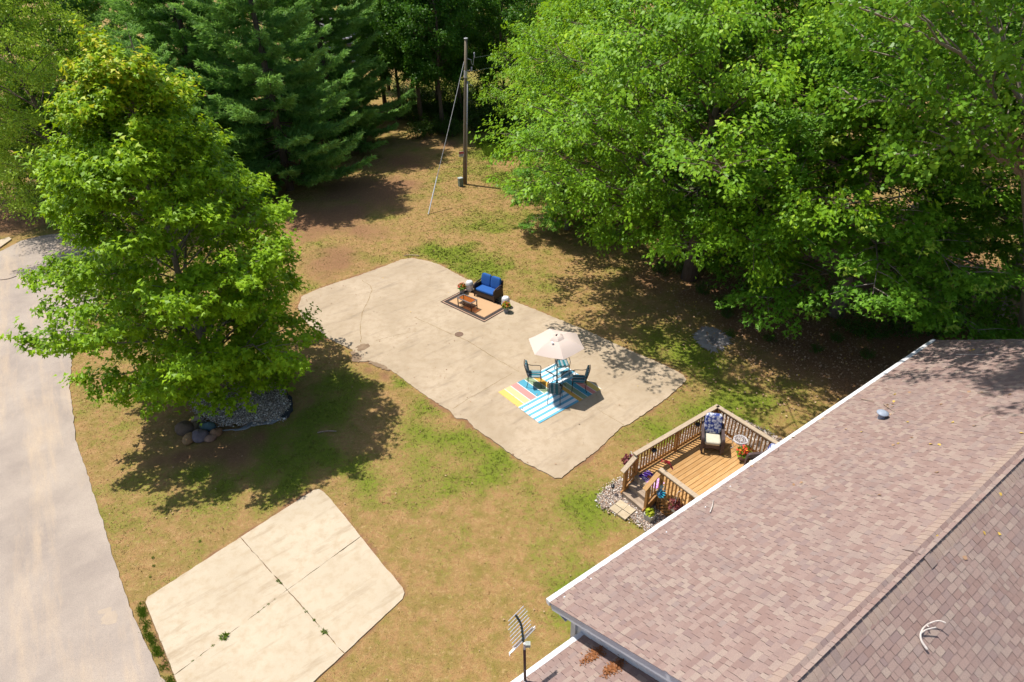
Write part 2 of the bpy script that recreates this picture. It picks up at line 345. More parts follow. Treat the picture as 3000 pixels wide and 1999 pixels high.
# landscape fabric and gravel beds
FABR = surf('grey_fabric', (.21, .23, .25), (.27, .29, .30), 5, .7, .2, .2, world=True)
BFAB = surf('black_fabric', (.03, .032, .036), (.05, .05, .055), 5, .7, .2, .2, world=True)
def bedz(X, Y, poly, top):
    c = np.mean(poly, 0); d = np.hypot(X-c[0], Y-c[1]); R = np.mean([np.hypot(p[0]-c[0], p[1]-c[1]) for p in poly]); return top*np.clip(1.15-(d/R)**2, 0, 1)
def bedmesh(name, poly, top, mat):
    xs = [p[0] for p in poly]; ys = [p[1] for p in poly]; X, Y = np.meshgrid(np.arange(min(xs), max(xs)+.12, .12), np.arange(min(ys), max(ys)+.12, .12)); m = inside(poly, X, Y)
    Z = bedz(X, Y, poly, top)+.01; n = X.shape[1]; V = np.stack([X.ravel(), Y.ravel(), Z.ravel()], 1); I = np.arange(X.size).reshape(X.shape)
    k = m[:-1, :-1] & m[1:, 1:] & m[1:, :-1] & m[:-1, 1:]
    F = np.stack([I[:-1, :-1][k], I[:-1, 1:][k], I[1:, 1:][k], I[1:, :-1][k]], -1)
    return tag(link(name, rawmesh(name, V, F, mat, True)), kind='structure')
GBASE = surf('gravel_base', (.18, .15, .13), (.30, .25, .21), 25, .95, .1, .6, world=True)
bedmesh('gravel_bed', TREEBED, .30, GBASE); bedmesh('gravel_bed', DECKBED, .015, GBASE)
OCT = np.array([(1, 0, 0), (0, 1, 0), (-1, 0, 0), (0, -1, 0), (0, 0, 1), (0, 0, -.6)], float)
OCF = np.array([(0, 1, 4), (1, 2, 4), (2, 3, 4), (3, 0, 4), (1, 0, 5), (2, 1, 5), (3, 2, 5), (0, 3, 5)])
def pebbles(name, poly, n, top, mat, seed, s0, s1, excl=None):
    rs = np.random.RandomState(seed); xs = [p[0] for p in poly]; ys = [p[1] for p in poly]
    X = rs.uniform(min(xs), max(xs), n*3); Y = rs.uniform(min(ys), max(ys), n*3); k = inside(poly, X+rs.randn(n*3)*.05, Y+rs.randn(n*3)*.05)
    if excl is not None: k &= ~excl(X, Y)
    X, Y = X[k][:n], Y[k][:n]; n = len(X); S = rs.uniform(s0, s1, n)*(1+(rs.rand(n) < .06)*.8)
    Z = bedz(X, Y, poly, top)+.012+rs.rand(n)*.015; a = rs.rand(n)*6.28; st = rs.uniform(.6, 1.0, n); fl = rs.uniform(.45, .8, n)
    L = OCT[None]*np.stack([S, S*st, S*fl], 1)[:, None, :]; L = L*(1+rs.randn(n, 6, 1)*.12)
    R = np.stack([L[..., 0]*np.cos(a)[:, None]-L[..., 1]*np.sin(a)[:, None], L[..., 0]*np.sin(a)[:, None]+L[..., 1]*np.cos(a)[:, None], L[..., 2]], -1)
    V = (R+np.stack([X, Y, Z], 1)[:, None]).reshape(-1, 3); F = (OCF[None]+(np.arange(n)*6)[:, None, None]).reshape(-1, 3)
    return link(name, rawmesh(name, V, F, mat, True, {'tint': np.repeat(rs.rand(n), 6)}))
def pebmat(name, stops):
    m, nt, b = M(name, .8, .3); r = nt.nodes.new('ShaderNodeValToRGB'); cr = r.color_ramp; cr.interpolation = 'CONSTANT'
    while len(cr.elements) < len(stops): cr.elements.new(1.0)
    for e, (p, c) in zip(cr.elements, stops): e.position = p; e.color = c4(c)
    nt.links.new(attr(nt, 'tint'), r.inputs[0]); nt.links.new(r.outputs[0], b.inputs['Base Color']); return m
PEB1 = pebmat('pebble_mixed', [(0, (.17, .145, .12)), (.2, (.36, .31, .25)), (.42, (.48, .42, .34)), (.6, (.26, .225, .20)), (.72, (.64, .58, .50)), (.88, (.34, .24, .17)), (.95, (.7, .67, .62))])
PEB2 = pebmat('pebble_pale', [(0, (.30, .21, .16)), (.2, (.48, .38, .31)), (.42, (.60, .53, .46)), (.6, (.38, .25, .17)), (.74, (.68, .63, .58)), (.86, (.22, .17, .15)), (.93, (.5, .33, .22))])

# ---------------------------------------------------------------- the house (its own frame: x along the eave, y out to the yard)
YAW = math.radians(35.25); E0 = at(1604, 1753, 3.2)
HA = Vector((math.cos(YAW), math.sin(YAW), 0)); HB = Vector((math.sin(YAW), -math.cos(YAW), 0))
def HW(a, b, z=0.0): return Vector((E0.x, E0.y, 0))+HA*a+HB*b+Vector((0, 0, z))
LEN, ZE, RW, RT = 15.41, 3.2, 4.2, .53; TH = math.atan(RT); ZR = ZE+RW*RT
def shinglemat(name, caps=False):
    m, nt, b = M(name, .92, .15)
    u = nd(nt, 'ShaderNodeNewGeometry').outputs['Random Per Island']; o = nd(nt, 'ShaderNodeObjectInfo').outputs['Random']
    r = mth(nt, 'FRACT', mth(nt, 'ADD', u, mth(nt, 'MULTIPLY', o, 7.31))); r2 = mth(nt, 'FRACT', mth(nt, 'MULTIPLY', r, 17.7))
    P = wpos(nt); n1, n2 = noise(nt, P, .9, 6, .7), noise(nt, P, 70, 3, .8)
    col = mixc(nt, rng(nt, r, 0, .5), (.245, .162, .138), (.295, .208, .178)); col = mixc(nt, rng(nt, r, .5, 1), col, (.335, .26, .215))
    if caps: col = mixc(nt, .6, col, (.40, .305, .24))
    col = mixc(nt, rng(nt, r2, .75, 1, 0, .5), col, (.20, .15, .15))
    col = mixc(nt, rng(nt, n1, .5, .75, 0, .55), col, (.20, .155, .145)); col = mixc(nt, rng(nt, n2, .35, .7, 0, .55), col, (.14, .10, .092))
    nt.links.new(col, b.inputs['Base Color']); bump(nt, b, n2, .4, .004); return m
SHM, CAPM = shinglemat('shingle'), shinglemat('ridge_shingle', True)
UND = surf('roof_underlay', (.05, .04, .04), (.07, .055, .05), 8, .95)
WHITE = surf('white_trim', (.70, .71, .73), (.55, .55, .56), 2.2, .45, .4, .05)
SIDING = surf('siding', (.70, .71, .72), (.64, .65, .67), 3, .6, .3, .05)
FASC = surf('rake_trim', (.50, .52, .56), (.45, .47, .52), 4, .5, .4, .05)
E0H = E0+HB*.10
def HR(a, b, z=0.0): return HW(a, b+.10, z)      # the roof hangs a gutter's width behind the gutter lip
house = thing('house', 'single storey house with a mottled brown-pink shingle roof and white gutters', 'house', (E0H.x, E0H.y, 0), YAW)
def hbox(name, mat, parts, parent=house):
    m = MB()
    for c, d in parts: m.box(c, d)
    return m.build(name, mat, parent)
hbox('wall', SIDING, [((LEN/2, -.45, 1.5), (LEN-.7, .14, 3.0)), ((LEN/2, -7.95, 1.5), (LEN-.7, .14, 3.0))])
gP = [(-.45, 0), (-7.95, 0), (-7.95, 3.0), (-4.2, 5.0), (-.45, 3.0)]
for x in (.35, LEN-.35):
    gm = MB(); V = [(x-.06, y, z) for y, z in gP]+[(x+.06, y, z) for y, z in gP]; gm.add(V, [(0, 1, 2, 3, 4), (9, 8, 7, 6, 5)]+[(i, i+5, (i+1) % 5+5, (i+1) % 5) for i in range(5)]); gm.build('gable_wall', SIDING, house)
hbox('corner_board', WHITE, [((.29, -.42, 1.5), (.1, .13, 3.04))])
# roof slopes: underlay, then shingles course by course
def slope(name, x0, x1, ze, y0, ysign, run):
    m = MB(); L = run/math.cos(TH); c, s = math.cos(TH), math.sin(TH)
    P = [(x0, y0, ze), (x1, y0, ze), (x1, y0+ysign*run, ze+run*RT), (x0, y0+ysign*run, ze+run*RT)]; P = P if ysign < 0 else P[::-1]
    m.add([(p[0], p[1], p[2]-.012) for p in P]+[(p[0], p[1], p[2]-.11) for p in P], [(0, 1, 2, 3), (7, 6, 5, 4)]+[(i, i+4, (i+1) % 4+4, (i+1) % 4) for i in range(4)])
    return m.build(name, UND, house)
rs = np.random.RandomState(4)
tabs = []   # (roof part, x, width, distance up the slope, thickness, ze, y0, sign)
WIDS = [.10, .12, .15, .17, .20, .23]; EXPO = .112
def lay(part, x0, x1, ze, y0, ysign, run):
    L = run/math.cos(TH); k = 0; u = 0.0
    while u < L-.02:
        x = x0-rs.rand()*.2; j = 0
        while x < x1:
            wd = WIDS[rs.randint(len(WIDS))]; xa, xb = max(x, x0), min(x+wd, x1)
            if xb-xa > .03: tabs.append((part, xa, xb-xa, u, .012 if (j % 2 == 0) else .007, ze, y0, ysign))
            x += wd; j += 1
        u += EXPO; k += 1
roofA = slope('roof', 0, LEN, ZE, 0, -1, RW); roofB = slope('roof', 0, LEN, ZE, -2*RW, 1, RW)
LZ, LB0, LX0, LRW = 2.7, .70, -9.0, 3.5
roofC = slope('roof', LX0, .30, LZ, -LB0, -1, LRW); roofD = slope('roof', LX0, .30, LZ, -LB0-2*LRW, 1, LRW)
lay(roofA, -.035, LEN+.03, ZE, 0, -1, RW); lay(roofB, -.035, LEN+.03, ZE, -2*RW, 1, RW); lay(roofC, -3.5, .29, LZ, -LB0, -1, LRW); lay(roofD, -3.5, .29, LZ, -LB0-2*LRW, 1, LRW)
camH = Matrix.Rotation(-YAW, 3, 'Z') @ (Vector((0, 0, CAMH))-Vector((E0H.x, E0H.y, 0)))
def wedge(wd, t, e=EXPO): # butt end at y=0, upslope is -y
    g = .004
    return [(g, 0, -.004), (wd-g, 0, -.004), (wd-g, -e-.02, -.006), (g, -e-.02, -.006), (g, 0, t), (wd-g, 0, t), (wd-g, -e-.02, .0005), (g, -e-.02, .0005)]
WF = [(3, 2, 1, 0), (4, 5, 6, 7), (0, 1, 5, 4), (1, 2, 6, 5), (2, 3, 7, 6), (3, 0, 4, 7)]
def tabpos(t): return Vector((t[1], t[6]+t[7]*t[3]*math.cos(TH), t[5]+t[3]*math.sin(TH)))
def tabrot(t): return (-TH, 0, 0) if t[7] < 0 else (-TH, 0, math.pi)
def seen(t):
    p = house_m @ tabpos(t); v = np.array(p)-np.array([0, 0, CAMH]); z = v @ _fw; x, y = 1500+FPX*(v @ _X)/z, 999.5-FPX*(v @ _U)/z
    return 0 < x < 3000 and 0 < y < 1999
house_m = Matrix.Translation((E0H.x, E0H.y, 0)) @ Matrix.Rotation(YAW, 4, 'Z')
order = sorted(range(len(tabs)), key=lambda i: (not seen(tabs[i]), (tabpos(tabs[i])-camH).length))
near = set(order[:300]); wm = {}
rest = {roofA: MB(), roofB: MB(), roofC: MB(), roofD: MB()}
for i, t in enumerate(tabs):
    q = tabpos(t)
    if t[7] > 0: q = q+Vector((t[2], 0, 0))
    if i in near:
        key = (round(t[2], 2), t[4])
        if key not in wm: wm[key] = rawmesh('shingle', wedge(*key), WF, SHM)
        link('shingle', wm[key], t[0], q, tabrot(t))
    else:
        R = Matrix.Rotation(0 if t[7] < 0 else math.pi, 3, 'Z') @ Matrix.Rotation(-TH, 3, 'X')
        rest[t[0]].add([q+R @ Vector(v) for v in wedge(t[2], t[4])], WF)
for p, m in rest.items(): tag(m.build('shingle_field', SHM, p), kind='stuff')
# ridge caps: folded pieces, each lapping the last
def capmesh(wd=.25, e=.17):
    pr = []
    for k in range(7):
        u = -1+k/3.0; pr.append((u*wd, .012-(math.sqrt(u*u+.15)-math.sqrt(.15))/(math.sqrt(1.15)-math.sqrt(.15))*(wd*RT+.006)))
    V = [(0, y, z+.012) for y, z in pr]+[(e, y, z+.004) for y, z in pr]+[(0, y, z-.012) for y, z in pr]+[(e, y, z-.012) for y, z in pr]
    F = [(i, i+7, i+8, i+1) for i in range(6)]+[(14+i, i, i+1, 15+i) for i in range(6)]
    return rawmesh('ridge_cap', V, [f[::-1] for f in F], CAPM, False)
cmesh = capmesh()
for i in range(int(LEN/.145)):
    link('ridge_cap', cmesh, house, (i*.145, -RW, ZR-.012+(.022 if i == 31 else 0)), (0, .01 if i != 31 else -.05, 0))
for i in range(20): link('ridge_cap', cmesh, house, (-3.2+i*.145, -LB0-LRW, LZ+LRW*RT-.012))
# gutters with covers, fascia and rake trim
def gutter(x0, x1, y, z):
    P = [(.0, .012), (.055, .018), (.11, -.002), (.115, -.03), (.085, -.12), (.005, -.12)]; n = 6
    n_s = 14; V = []; F = []; rg = np.random.RandomState(3)
    for k in range(n_s+1):
        x = x0+(x1-x0)*k/n_s; dz = rg.randn()*.004
        V += [(x, y+a, z+b+dz) for a, b in P]
        if k: F += [((k-1)*n+i, k*n+i, k*n+(i+1) % n, (k-1)*n+(i+1) % n) for i in range(n)]
    F += [tuple(range(n)), tuple(range(n_s*n+n-1, n_s*n-1, -1))]
    return link('gutter', rawmesh('gutter', V, F, WHITE), house)
gutter(-.03, LEN+.02, .0, ZE-.005); gutter(LX0, .28, -LB0, LZ-.005)
hbox('fascia', WHITE, [((LEN/2, -.03, ZE-.16), (LEN-.06, .03, .18))])
for x in (.012, LEN-.012):
    MB().beam((x, -.01, ZE-.125), (x, -RW+.0, ZR-.13), .03, .19).build('rake_board', FASC, house)
    MB().beam((x, -2*RW+.01, ZE-.125), (x, -RW-.0, ZR-.13), .03, .19).build('rake_board', FASC, house)
hbox('soffit', FASC, [((LEN/2, -.22, ZE-.21), (LEN-.1, .36, .02))])
MB().box((-4.3, -LB0-3.6, 1.3), (9.0, 6.6, 2.6)).build('wing_wall', SIDING, house)
# roof vent with round cap
VENTM = surf('vent_metal', (.30, .34, .41), (.25, .29, .36), 8, .55, .4, .05)
vx, vb = 9.55, 1.25; vz = ZE+vb*RT
vent = MB().lathe([(.075, -.08), (.075, .17), (.001, .17)], 18).build('roof_vent', VENTM, house, (vx, -vb, vz), smooth=False)
MB().lathe([(.09, .155), (.14, .165), (.14, .18), (.105, .19), (.09, .208), (.05, .214), (.001, .215)], 20).build('vent_cap', VENTM, vent, smooth=True)
SCREW = plain('screw_head', (.7, .7, .72), .3)
for a, b in ((.25, .12), (.95, .12), (3.0, .25), (4.2, .3), (5.2, .2)): MB().lathe([(.018, 0), (.015, .012), (.001, .014)], 8).build('screw_head', SCREW, house, (a, -b, ZE+b*RT+.012))

# ---------------------------------------------------------------- the deck (house frame too; y out to the yard)
WFLR = surf('deck_board_wood', (.46, .245, .085), (.55, .34, .15), 3.0, .7, .25, .35, sc=(1.2, 9, 9), fine=22, rv=.45)
WBRN = surf('stained_wood', (.33, .15, .042), (.42, .215, .07), 3.5, .7, .25, .35, sc=(6, 6, 1.5), fine=25, rv=.4)
WGRY = surf('weathered_wood', (.40, .315, .225), (.52, .41, .29), 3.0, .85, .15, .45, sc=(1.5, 9, 9), fine=25, rv=.25)
WSTP = surf('worn_step_wood', (.30, .225, .16), (.42, .33, .25), 3.0, .85, .15, .45, sc=(8, 1.5, 8), fine=25, rv=.2)
deck = thing('deck', 'raised wooden deck with baluster railing and steps beside the house', 'deck', (E0.x, E0.y, 0), YAW)
DZ, RZ, XA, XB, YO = .55, 1.45, 5.9, 9.42, 3.2
rd = np.random.RandomState(8); bw = .143; y = .02-.42
bmesh_ = {}
while y < YO-.1:
    L = XB-XA; me = bmesh_.setdefault('b', None) or rawmesh('floor_board', MB().box((0, 0, 0), (L, bw-.013, .03)).v, MB().box((0, 0, 0), (1, 1, 1)).f, WFLR); bmesh_['b'] = me
    link('floor_board', me, deck, ((XA+XB)/2-.03, y+bw/2, DZ-.015+rd.randn()*.0015)); y += bw
def dbox(name, mat, c, d, **k): return MB().box(c, d, **k).build(name, mat, deck)
for xx in (XA-.02, XB+.0): dbox('rim_joist', WBRN, (xx, 1.4, DZ-.13), (.04, 3.6, .19))
dbox('rim_joist', WBRN, ((XA+XB)/2, YO+.02, DZ-.13), (XB-XA, .04, .19))
def mk(sz): return rawmesh('baluster', MB().box((0, 0, 0), sz).v, MB().box((0, 0, 0), (1, 1, 1)).f, WBRN)
BAL = mk((.034, .034, .80)); POST = rawmesh('post', MB().box((0, 0, 0), (.09, .09, 1.44)).v, MB().box((0, 0, 0), (1, 1, 1)).f, WBRN)
def rail(p, q, posts, gap=.118):
    p, q = Vector(p), Vector(q); d = (q-p); L = d.length; u = d.normalized()
    MB().beam(p+Vector((0, 0, RZ-.018))-u*.05, q+Vector((0, 0, RZ-.018))+u*.05, .145, .036).build('rail_cap', WGRY, deck)
    MB().beam(p+Vector((0, 0, RZ-.085)), q+Vector((0, 0, RZ-.085)), .036, .088).build('top_rail', WBRN, deck)
    MB().beam(p+Vector((0, 0, DZ+.11)), q+Vector((0, 0, DZ+.11)), .036, .085).build('bottom_rail', WBRN, deck)
    n = int(L/gap)
    for i in range(1, n):
        s = i*L/n
        if min(abs(s-t*L) for t in posts) > .06:
            c = p+u*s; off = Vector((u.y, -u.x, 0))*.026; link('baluster', BAL, deck, (c.x+off.x, c.y+off.y, DZ+.47))
    for t in posts: c = p+u*(t*L); link('post', POST, deck, (c.x, c.y, .72-.01))
rail((XA-.08, YO-.04, 0), (XB, YO-.04, 0), (.02, .5, .985))
rail((XB, YO-.09, 0), (XB, -.38, 0), (.0, .62, 1.0))
rail((XA+.02, 2.26, 0), (XA+.02, -.38, 0), (.02, .42, .99))
# steps: two treads down from the deck edge, posts and short sloping rails
SY0, SY1 = 2.28, 3.12
for k, (xf, z) in enumerate(((5.60, .37), (5.36, .19))):
    for j in range(2): dbox('tread_board', WSTP, (xf+.065+j*.135, (SY0+SY1)/2, z-.018), (.13, SY1-SY0+.04, .036))
    dbox('riser', WSTP, (xf+.03, (SY0+SY1)/2, z-.115), (.03, SY1-SY0, .16))
dbox('riser', WSTP, (XA-.06, (SY0+SY1)/2, DZ-.13), (.03, SY1-SY0, .18))
dbox('landing_board', WSTP, (XA-.01, (SY0+SY1)/2, DZ-.012), (.13, SY1-SY0, .036))
for sy in (SY0-.02, SY1+.02):
    dbox('post', WBRN, (5.45, sy, .52), (.085, .085, 1.04))
    MB().beam((5.30, sy, 1.03), (5.83, sy, 1.36), .145, .036).build('stair_rail', WGRY if sy > 3 else WFLR, deck)
    MB().beam((5.44, sy, .38), (5.83, sy, .66), .036, .085).build('stair_rail_bottom', WBRN, deck)
    for i in range(3): xx = 5.53+i*.11; dbox('baluster', WBRN, (xx, sy, .80+i*.069), (.034, .034, .68))
    MB().beam((5.36, sy, .10), (5.9, sy, .40), .04, .2).build('stringer', WBRN, deck)
# lattice skirt on the near side
for i in range(20):
    y0 = -.5+i*.14
    for s in (1, -1):
        a, b = (y0, y0+.44) if s > 0 else (y0+.44, y0)
        lo, hi = max(min(a, b), -.42), min(max(a, b), 2.2)
        if hi-lo < .1: continue
        za = .03+.42*(lo-min(a, b))/.44; zb = .03+.42*(hi-min(a, b))/.44
        if s < 0: za, zb = .48-za, .48-zb
        MB().beam((XA-.06+s*.005, lo, za), (XA-.06+s*.005, hi, zb), .034, .008, up=(1, 0, 0)).build('lattice_slat', WBRN, deck)
dbox('lattice_frame', WBRN, (XA-.06, .9, .475), (.035, 2.6, .05)); dbox('lattice_frame', WBRN, (XA-.06, .9, .03), (.035, 2.6, .05))

# ---------------------------------------------------------------- trees
BARK = surf('bark', (.10, .075, .055), (.17, .135, .105), 4, .95, .1, .8, sc=(6, 6, 1.2), fine=14)
BARKG = surf('pale_bark', (.20, .165, .13), (.30, .255, .21), 4, .95, .1, .8, sc=(6, 6, 1.2), fine=14)
def nrm(a): return a/np.maximum(np.linalg.norm(a, axis=-1, keepdims=True), 1e-9)
def leaves(name, pos, nor, tip, size, tint, mat, wide=.42, lobed=False):
    "one small folded leaf per row"
    n = len(pos); t = nrm(tip-nor*np.sum(tip*nor, 1, keepdims=True)); s = np.cross(t, nor); L = size[:, None]
    if lobed:  # a maple leaf: five points, folded along the midrib
        V = np.stack([pos, pos+t*L*.22+s*L*.56+nor*L*.02, pos+t*L*.42+s*L*.2+nor*L*.06, pos+t*L-nor*L*.1, pos+t*L*.42-s*L*.2+nor*L*.06, pos+t*L*.22-s*L*.56+nor*L*.02], 1).reshape(-1, 3)
        b = (np.arange(n)*6)[:, None]; F = np.concatenate([b+np.array([[0, 1, 2]]), b+np.array([[0, 2, 4]]), b+np.array([[2, 3, 4]]), b+np.array([[0, 4, 5]])])
        return rawmesh(name, V, F, mat, False, {'tint': np.repeat(tint, 6)})
    V = np.stack([pos, pos+t*L*.45+s*L*wide+nor*L*.08, pos+t*L-nor*L*.12, pos+t*L*.45-s*L*wide+nor*L*.08], 1).reshape(-1, 3)
    F = np.arange(n*4).reshape(-1, 4)
    return rawmesh(name, V, F, mat, False, {'tint': np.repeat(tint, 4)})
def foliate(rs, P, D, S, per, leaf, flat=.3, droop=.35, upn=.8, jit=.5, width=.55, young=0.0, hang=.5):
    "leaves along sprays: P origins, D directions, S lengths"
    n = len(P); P = np.repeat(P, per, 0); D = np.repeat(D, per, 0); Ls = np.repeat(S, per); st = np.repeat(rs.rand(n), per); N = n*per
    up = np.array([0, 0, 1.0]); side = nrm(np.cross(D, up)+1e-6); u = rs.rand(N)**.8; v = rs.randn(N)*.55
    pos = P+D*(u*Ls)[:, None]+side*(v*width*Ls*(1-.45*u))[:, None]+up[None]*((rs.randn(N)*flat-droop*u**2)*Ls*.5)[:, None]
    rad = nrm(pos*[1, 1, 0]+1e-6)
    nor = nrm(up[None]*upn+D*.25+rad*.25+rs.randn(N, 3)*jit); tip = nrm(D*.6+side*np.sign(v)[:, None]*.5-up[None]*hang+rs.randn(N, 3)*.4)
    tint = np.clip(.35*st+.45*rs.rand(N)*.7+.18*u, 0, .8)
    if young: tint = np.where((u > .7) & (np.repeat(rs.rand(n), per) < young), .88+.12*rs.rand(N), tint)
    return pos, nor, tip, leaf*rs.uniform(.7, 1.25, N), tint
def grow(seed, H, z0, prof, nlimb, nsec, trunk_r, rise=.5, sub=4, spray=.75, zdown=.0, limb_r=.035, low=.25, lean=(0, 0)):
    "trunk, limbs and secondaries; returns the wood mesh builder and the spray origins"
    rs = np.random.RandomState(seed); m = MB(); P, D, S = [], [], []
    tr = [(rs.randn()*.05*i+lean[0]*i/6, rs.randn()*.05*i+lean[1]*i/6, H*.93*i/6) for i in range(7)]; kk = 1.0 if lean[0] else .2; tr[0] = (0, 0, -.05)
    m.tube(tr, [trunk_r*1.35]+[trunk_r*(1-.88*i/6) for i in range(1, 7)], 9)
    def tp(z):
        k = min(max(z/(H*.93)*6, 0), 5.999); i = int(k); return Vector(tr[i]).lerp(Vector(tr[i+1]), k-i)
    for i in range(nlimb):
        u = (i+.5)/nlimb; az = i*2.39996+rs.randn()*.25; R = prof(u)*rs.uniform(.78, 1.12); zt = z0+(H-z0)*u+rs.randn()*.25
        zs = max(low*H*.5+.3, zt-R*rise); zs = min(zs, H*.9); a = tp(zs); dirv = Vector((math.cos(az), math.sin(az), 0))
        b = Vector((a.x*kk, a.y*kk, 0))+dirv*R; b.z = zt; pts = []
        for k in range(6):
            t = k/5; q = a.lerp(b, t); q.z += math.sin(t*math.pi)*R*.10-zdown*t*t*R; q += Vector((rs.randn(), rs.randn(), rs.randn()*.6))*.05*R*t*(1-t*.5)*1.2; pts.append(q)
        lr = max(.012, limb_r*(.45+R/4)*(1-.45*u)); m.tube(pts, [lr*(1-.8*k/5) for k in range(6)], 5, False)
        for j in range(nsec):
            t = .22+.78*((j+rs.rand())/nsec); k = min(int(t*5), 4); c = pts[k].lerp(pts[k+1], t*5-k); tg = (pts[k+1]-pts[k]).normalized()
            sg = 1 if j % 2 else -1; an = sg*rs.uniform(.35, 1.15); q = Matrix.Rotation(an, 3, 'Z') @ tg; q.z += rs.uniform(-.15, .35); q.normalize()
            L = max(.5, R*.38*(1.15-t*.65))*rs.uniform(.7, 1.2); e = c+q*L
            m.tube([c, c.lerp(e, .5)+Vector((0, 0, .05*L)), e], [lr*.38, lr*.25, .006], 4, False)
            for s in range(sub):
                f = (s+.6+rs.rand()*.5)/sub; f = min(f, 1.0); pp = c.lerp(e, f); dd = (q+Vector((rs.randn()*.45, rs.randn()*.45, rs.randn()*.22))).normalized()
                P.append(pp); D.append(dd); S.append(spray*rs.uniform(.7, 1.25))
        for s in range(3): P.append(pts[-1]); D.append((tg+Vector((rs.randn()*.4, rs.randn()*.4, rs.randn()*.3))).normalized()); S.append(spray)
    return rs, m, np.array([tuple(p) for p in P]), np.array([tuple(p) for p in D]), np.array(S)
def tree(name, label, wood, crown, bark, loc, rz=0.0, sc=1.0, group=None, cat='tree'):
    t = thing(name, label, cat, loc, rz, group); t.scale = (sc, sc, sc)
    if isinstance(wood, MB): wood = rawmesh('trunk', wood.v, wood.f, bark, True)
    link('trunk', wood, t); link('crown', crown, t); return wood
L_MAPLE = leafmat('maple_leaf', (.06, .165, .005), (.29, .46, .014), (.42, .62, .012), (.60, .52, .03))
L_SILV = leafmat('silver_maple_leaf', (.045, .15, .007), (.225, .40, .018), (.36, .58, .02), (.38, .54, .03))
L_SUG = leafmat('sugar_maple_leaf', (.028, .12, .008), (.165, .33, .022), (.24, .46, .02), (.40, .48, .06))
L_COT = leafmat('cottonwood_leaf', (.045, .15, .009), (.19, .35, .025), (.30, .52, .03), rough=.38)
L_BIR = leafmat('birch_leaf', (.11, .22, .012), (.38, .54, .05), (.50, .70, .06))
L_BACK = leafmat('woodland_leaf', (.022, .085, .008), (.085, .20, .02), (.14, .32, .02))
L_PINE = leafmat('pine_needle', (.035, .13, .022), (.27, .48, .11), (.28, .50, .08), tw=.38, rough=.55)
L_SHRUB = leafmat('shrub_leaf', (.02, .06, .008), (.07, .13, .015), (.12, .22, .02))

# the young maple by the road, standing in its gravel bed
prof = lambda u: 3.95*(.62+.38*(u/.28)**.7 if u < .28 else max(.02, 1-((u-.28)/.74)**1.5)**.85)
rs_, m, P, D, S = grow(11, 11.2, 1.3, prof, 84, 9, .17, .55, 4, .62, .02)
cr = leaves('crown', *foliate(rs_, P, D, S, 27, .15, .30, .25, .8, .42, .5, 0, .45), L_MAPLE, lobed=True)
# new leaves at the very top turn golden: a true colour of the young shoots
v = np.empty(len(cr.vertices)*3, np.float32); cr.vertices.foreach_get('co', v); v = v.reshape(-1, 3); tt = np.empty(len(v), np.float32); cr.attributes['tint'].data.foreach_get('value', tt)
lf = np.repeat(rs_.rand(len(v)//6), 6); zz = np.repeat(v.reshape(-1, 6, 3)[:, 0, 2], 6)
tt = np.where((zz > 8.6) & (lf < np.clip((zz-8.8)/5.0, 0, .5)), .86+.14*lf/.5, tt); cr.attributes['tint'].data.foreach_set('value', tt)
tree('maple_tree', 'young bright green maple with golden top leaves standing in a gravel bed by the road', m, cr, BARKG, at(652, 1165), .4)

# silver maple overhanging the yard
prof = lambda u: 8.9*(.38+.62*u/.40 if u < .40 else max(.02, 1-((u-.40)/.62)**2.0)**.6)
rs_, m, P, D, S = grow(21, 14.0, 2.5, prof, 58, 15, .30, .45, 4, .9, .03)
k = [i for i in range(len(P)) if P[i, 2] > 3 and rs_.rand() < .17]; FA = foliate(rs_, P, D, S, 27, .165, .28, .30, .8, .34, .42, .10, .75)
FB = foliate(rs_, P[k], nrm(D[k]*.35+np.array([[0, 0, 1.0]])), S[k]*.9, 26, .17, .3, -.1, .5, .5, .26, .0, 1.2); FB = FB[:4]+(np.clip(.45+.5*rs_.rand(len(FB[4])), 0, .95),)
SILV = leaves('crown', *[np.concatenate([a, b]) for a, b in zip(FA, FB)], L_SILV, wide=.3)
SILVW = tree('silver_maple_tree', 'large light green maple with drooping sprays reaching over the lawn', m, SILV, BARK, (8.5, 27.4, 0), .0)
# sugar maples on the right, layered boughs down to the ground
prof = lambda u: 5.7*(.86+.14*u/.2 if u < .2 else (1-((u-.2)/.82)**2.0)**.65)
rs_, m, P, D, S = grow(31, 13.0, 1.7, prof, 48, 12, .24, .22, 4, .85, .05)
SUG = leaves('crown', *foliate(rs_, P, D, S, 28, .165, .15, .35, 1.0, .28, .55, .10, .35), L_SUG, lobed=True)
SUGW = tree('sugar_maple_tree', 'dark green maple with layered boughs leaning over the far end of the shingle roof', m, SUG, BARKG, (13.9, 23.7, 0), .3)
tree('sugar_maple_tree', 'dark green layered maple rising between the large light maple and the roof-end maple', SUGW, SUG, BARKG, (12.4, 29.6, 0), 2.1, 1.0)
tree('sugar_maple_tree', 'dark green maple at the right edge behind the shingle roof', SUGW, SUG, BARKG, (20.2, 23.0, 0), 4.0, .95)
tree('silver_maple_tree', 'light green maple behind the pole at the edge of the lawn', SILVW, SILV, BARK, (6.6, 41.0, 0), 2.4, .8)
tree('sugar_maple_tree', 'dense green maple behind the large light maple at the top of the picture', SUGW, SUG, BARKG, (10.0, 39.0, 0), 1.2, 1.12)
tree('sugar_maple_tree', 'small dark maple low under the large light maple nearest the pole', SUGW, SUG, BARKG, (3.2, 33.5, 0), 5.1, .5)
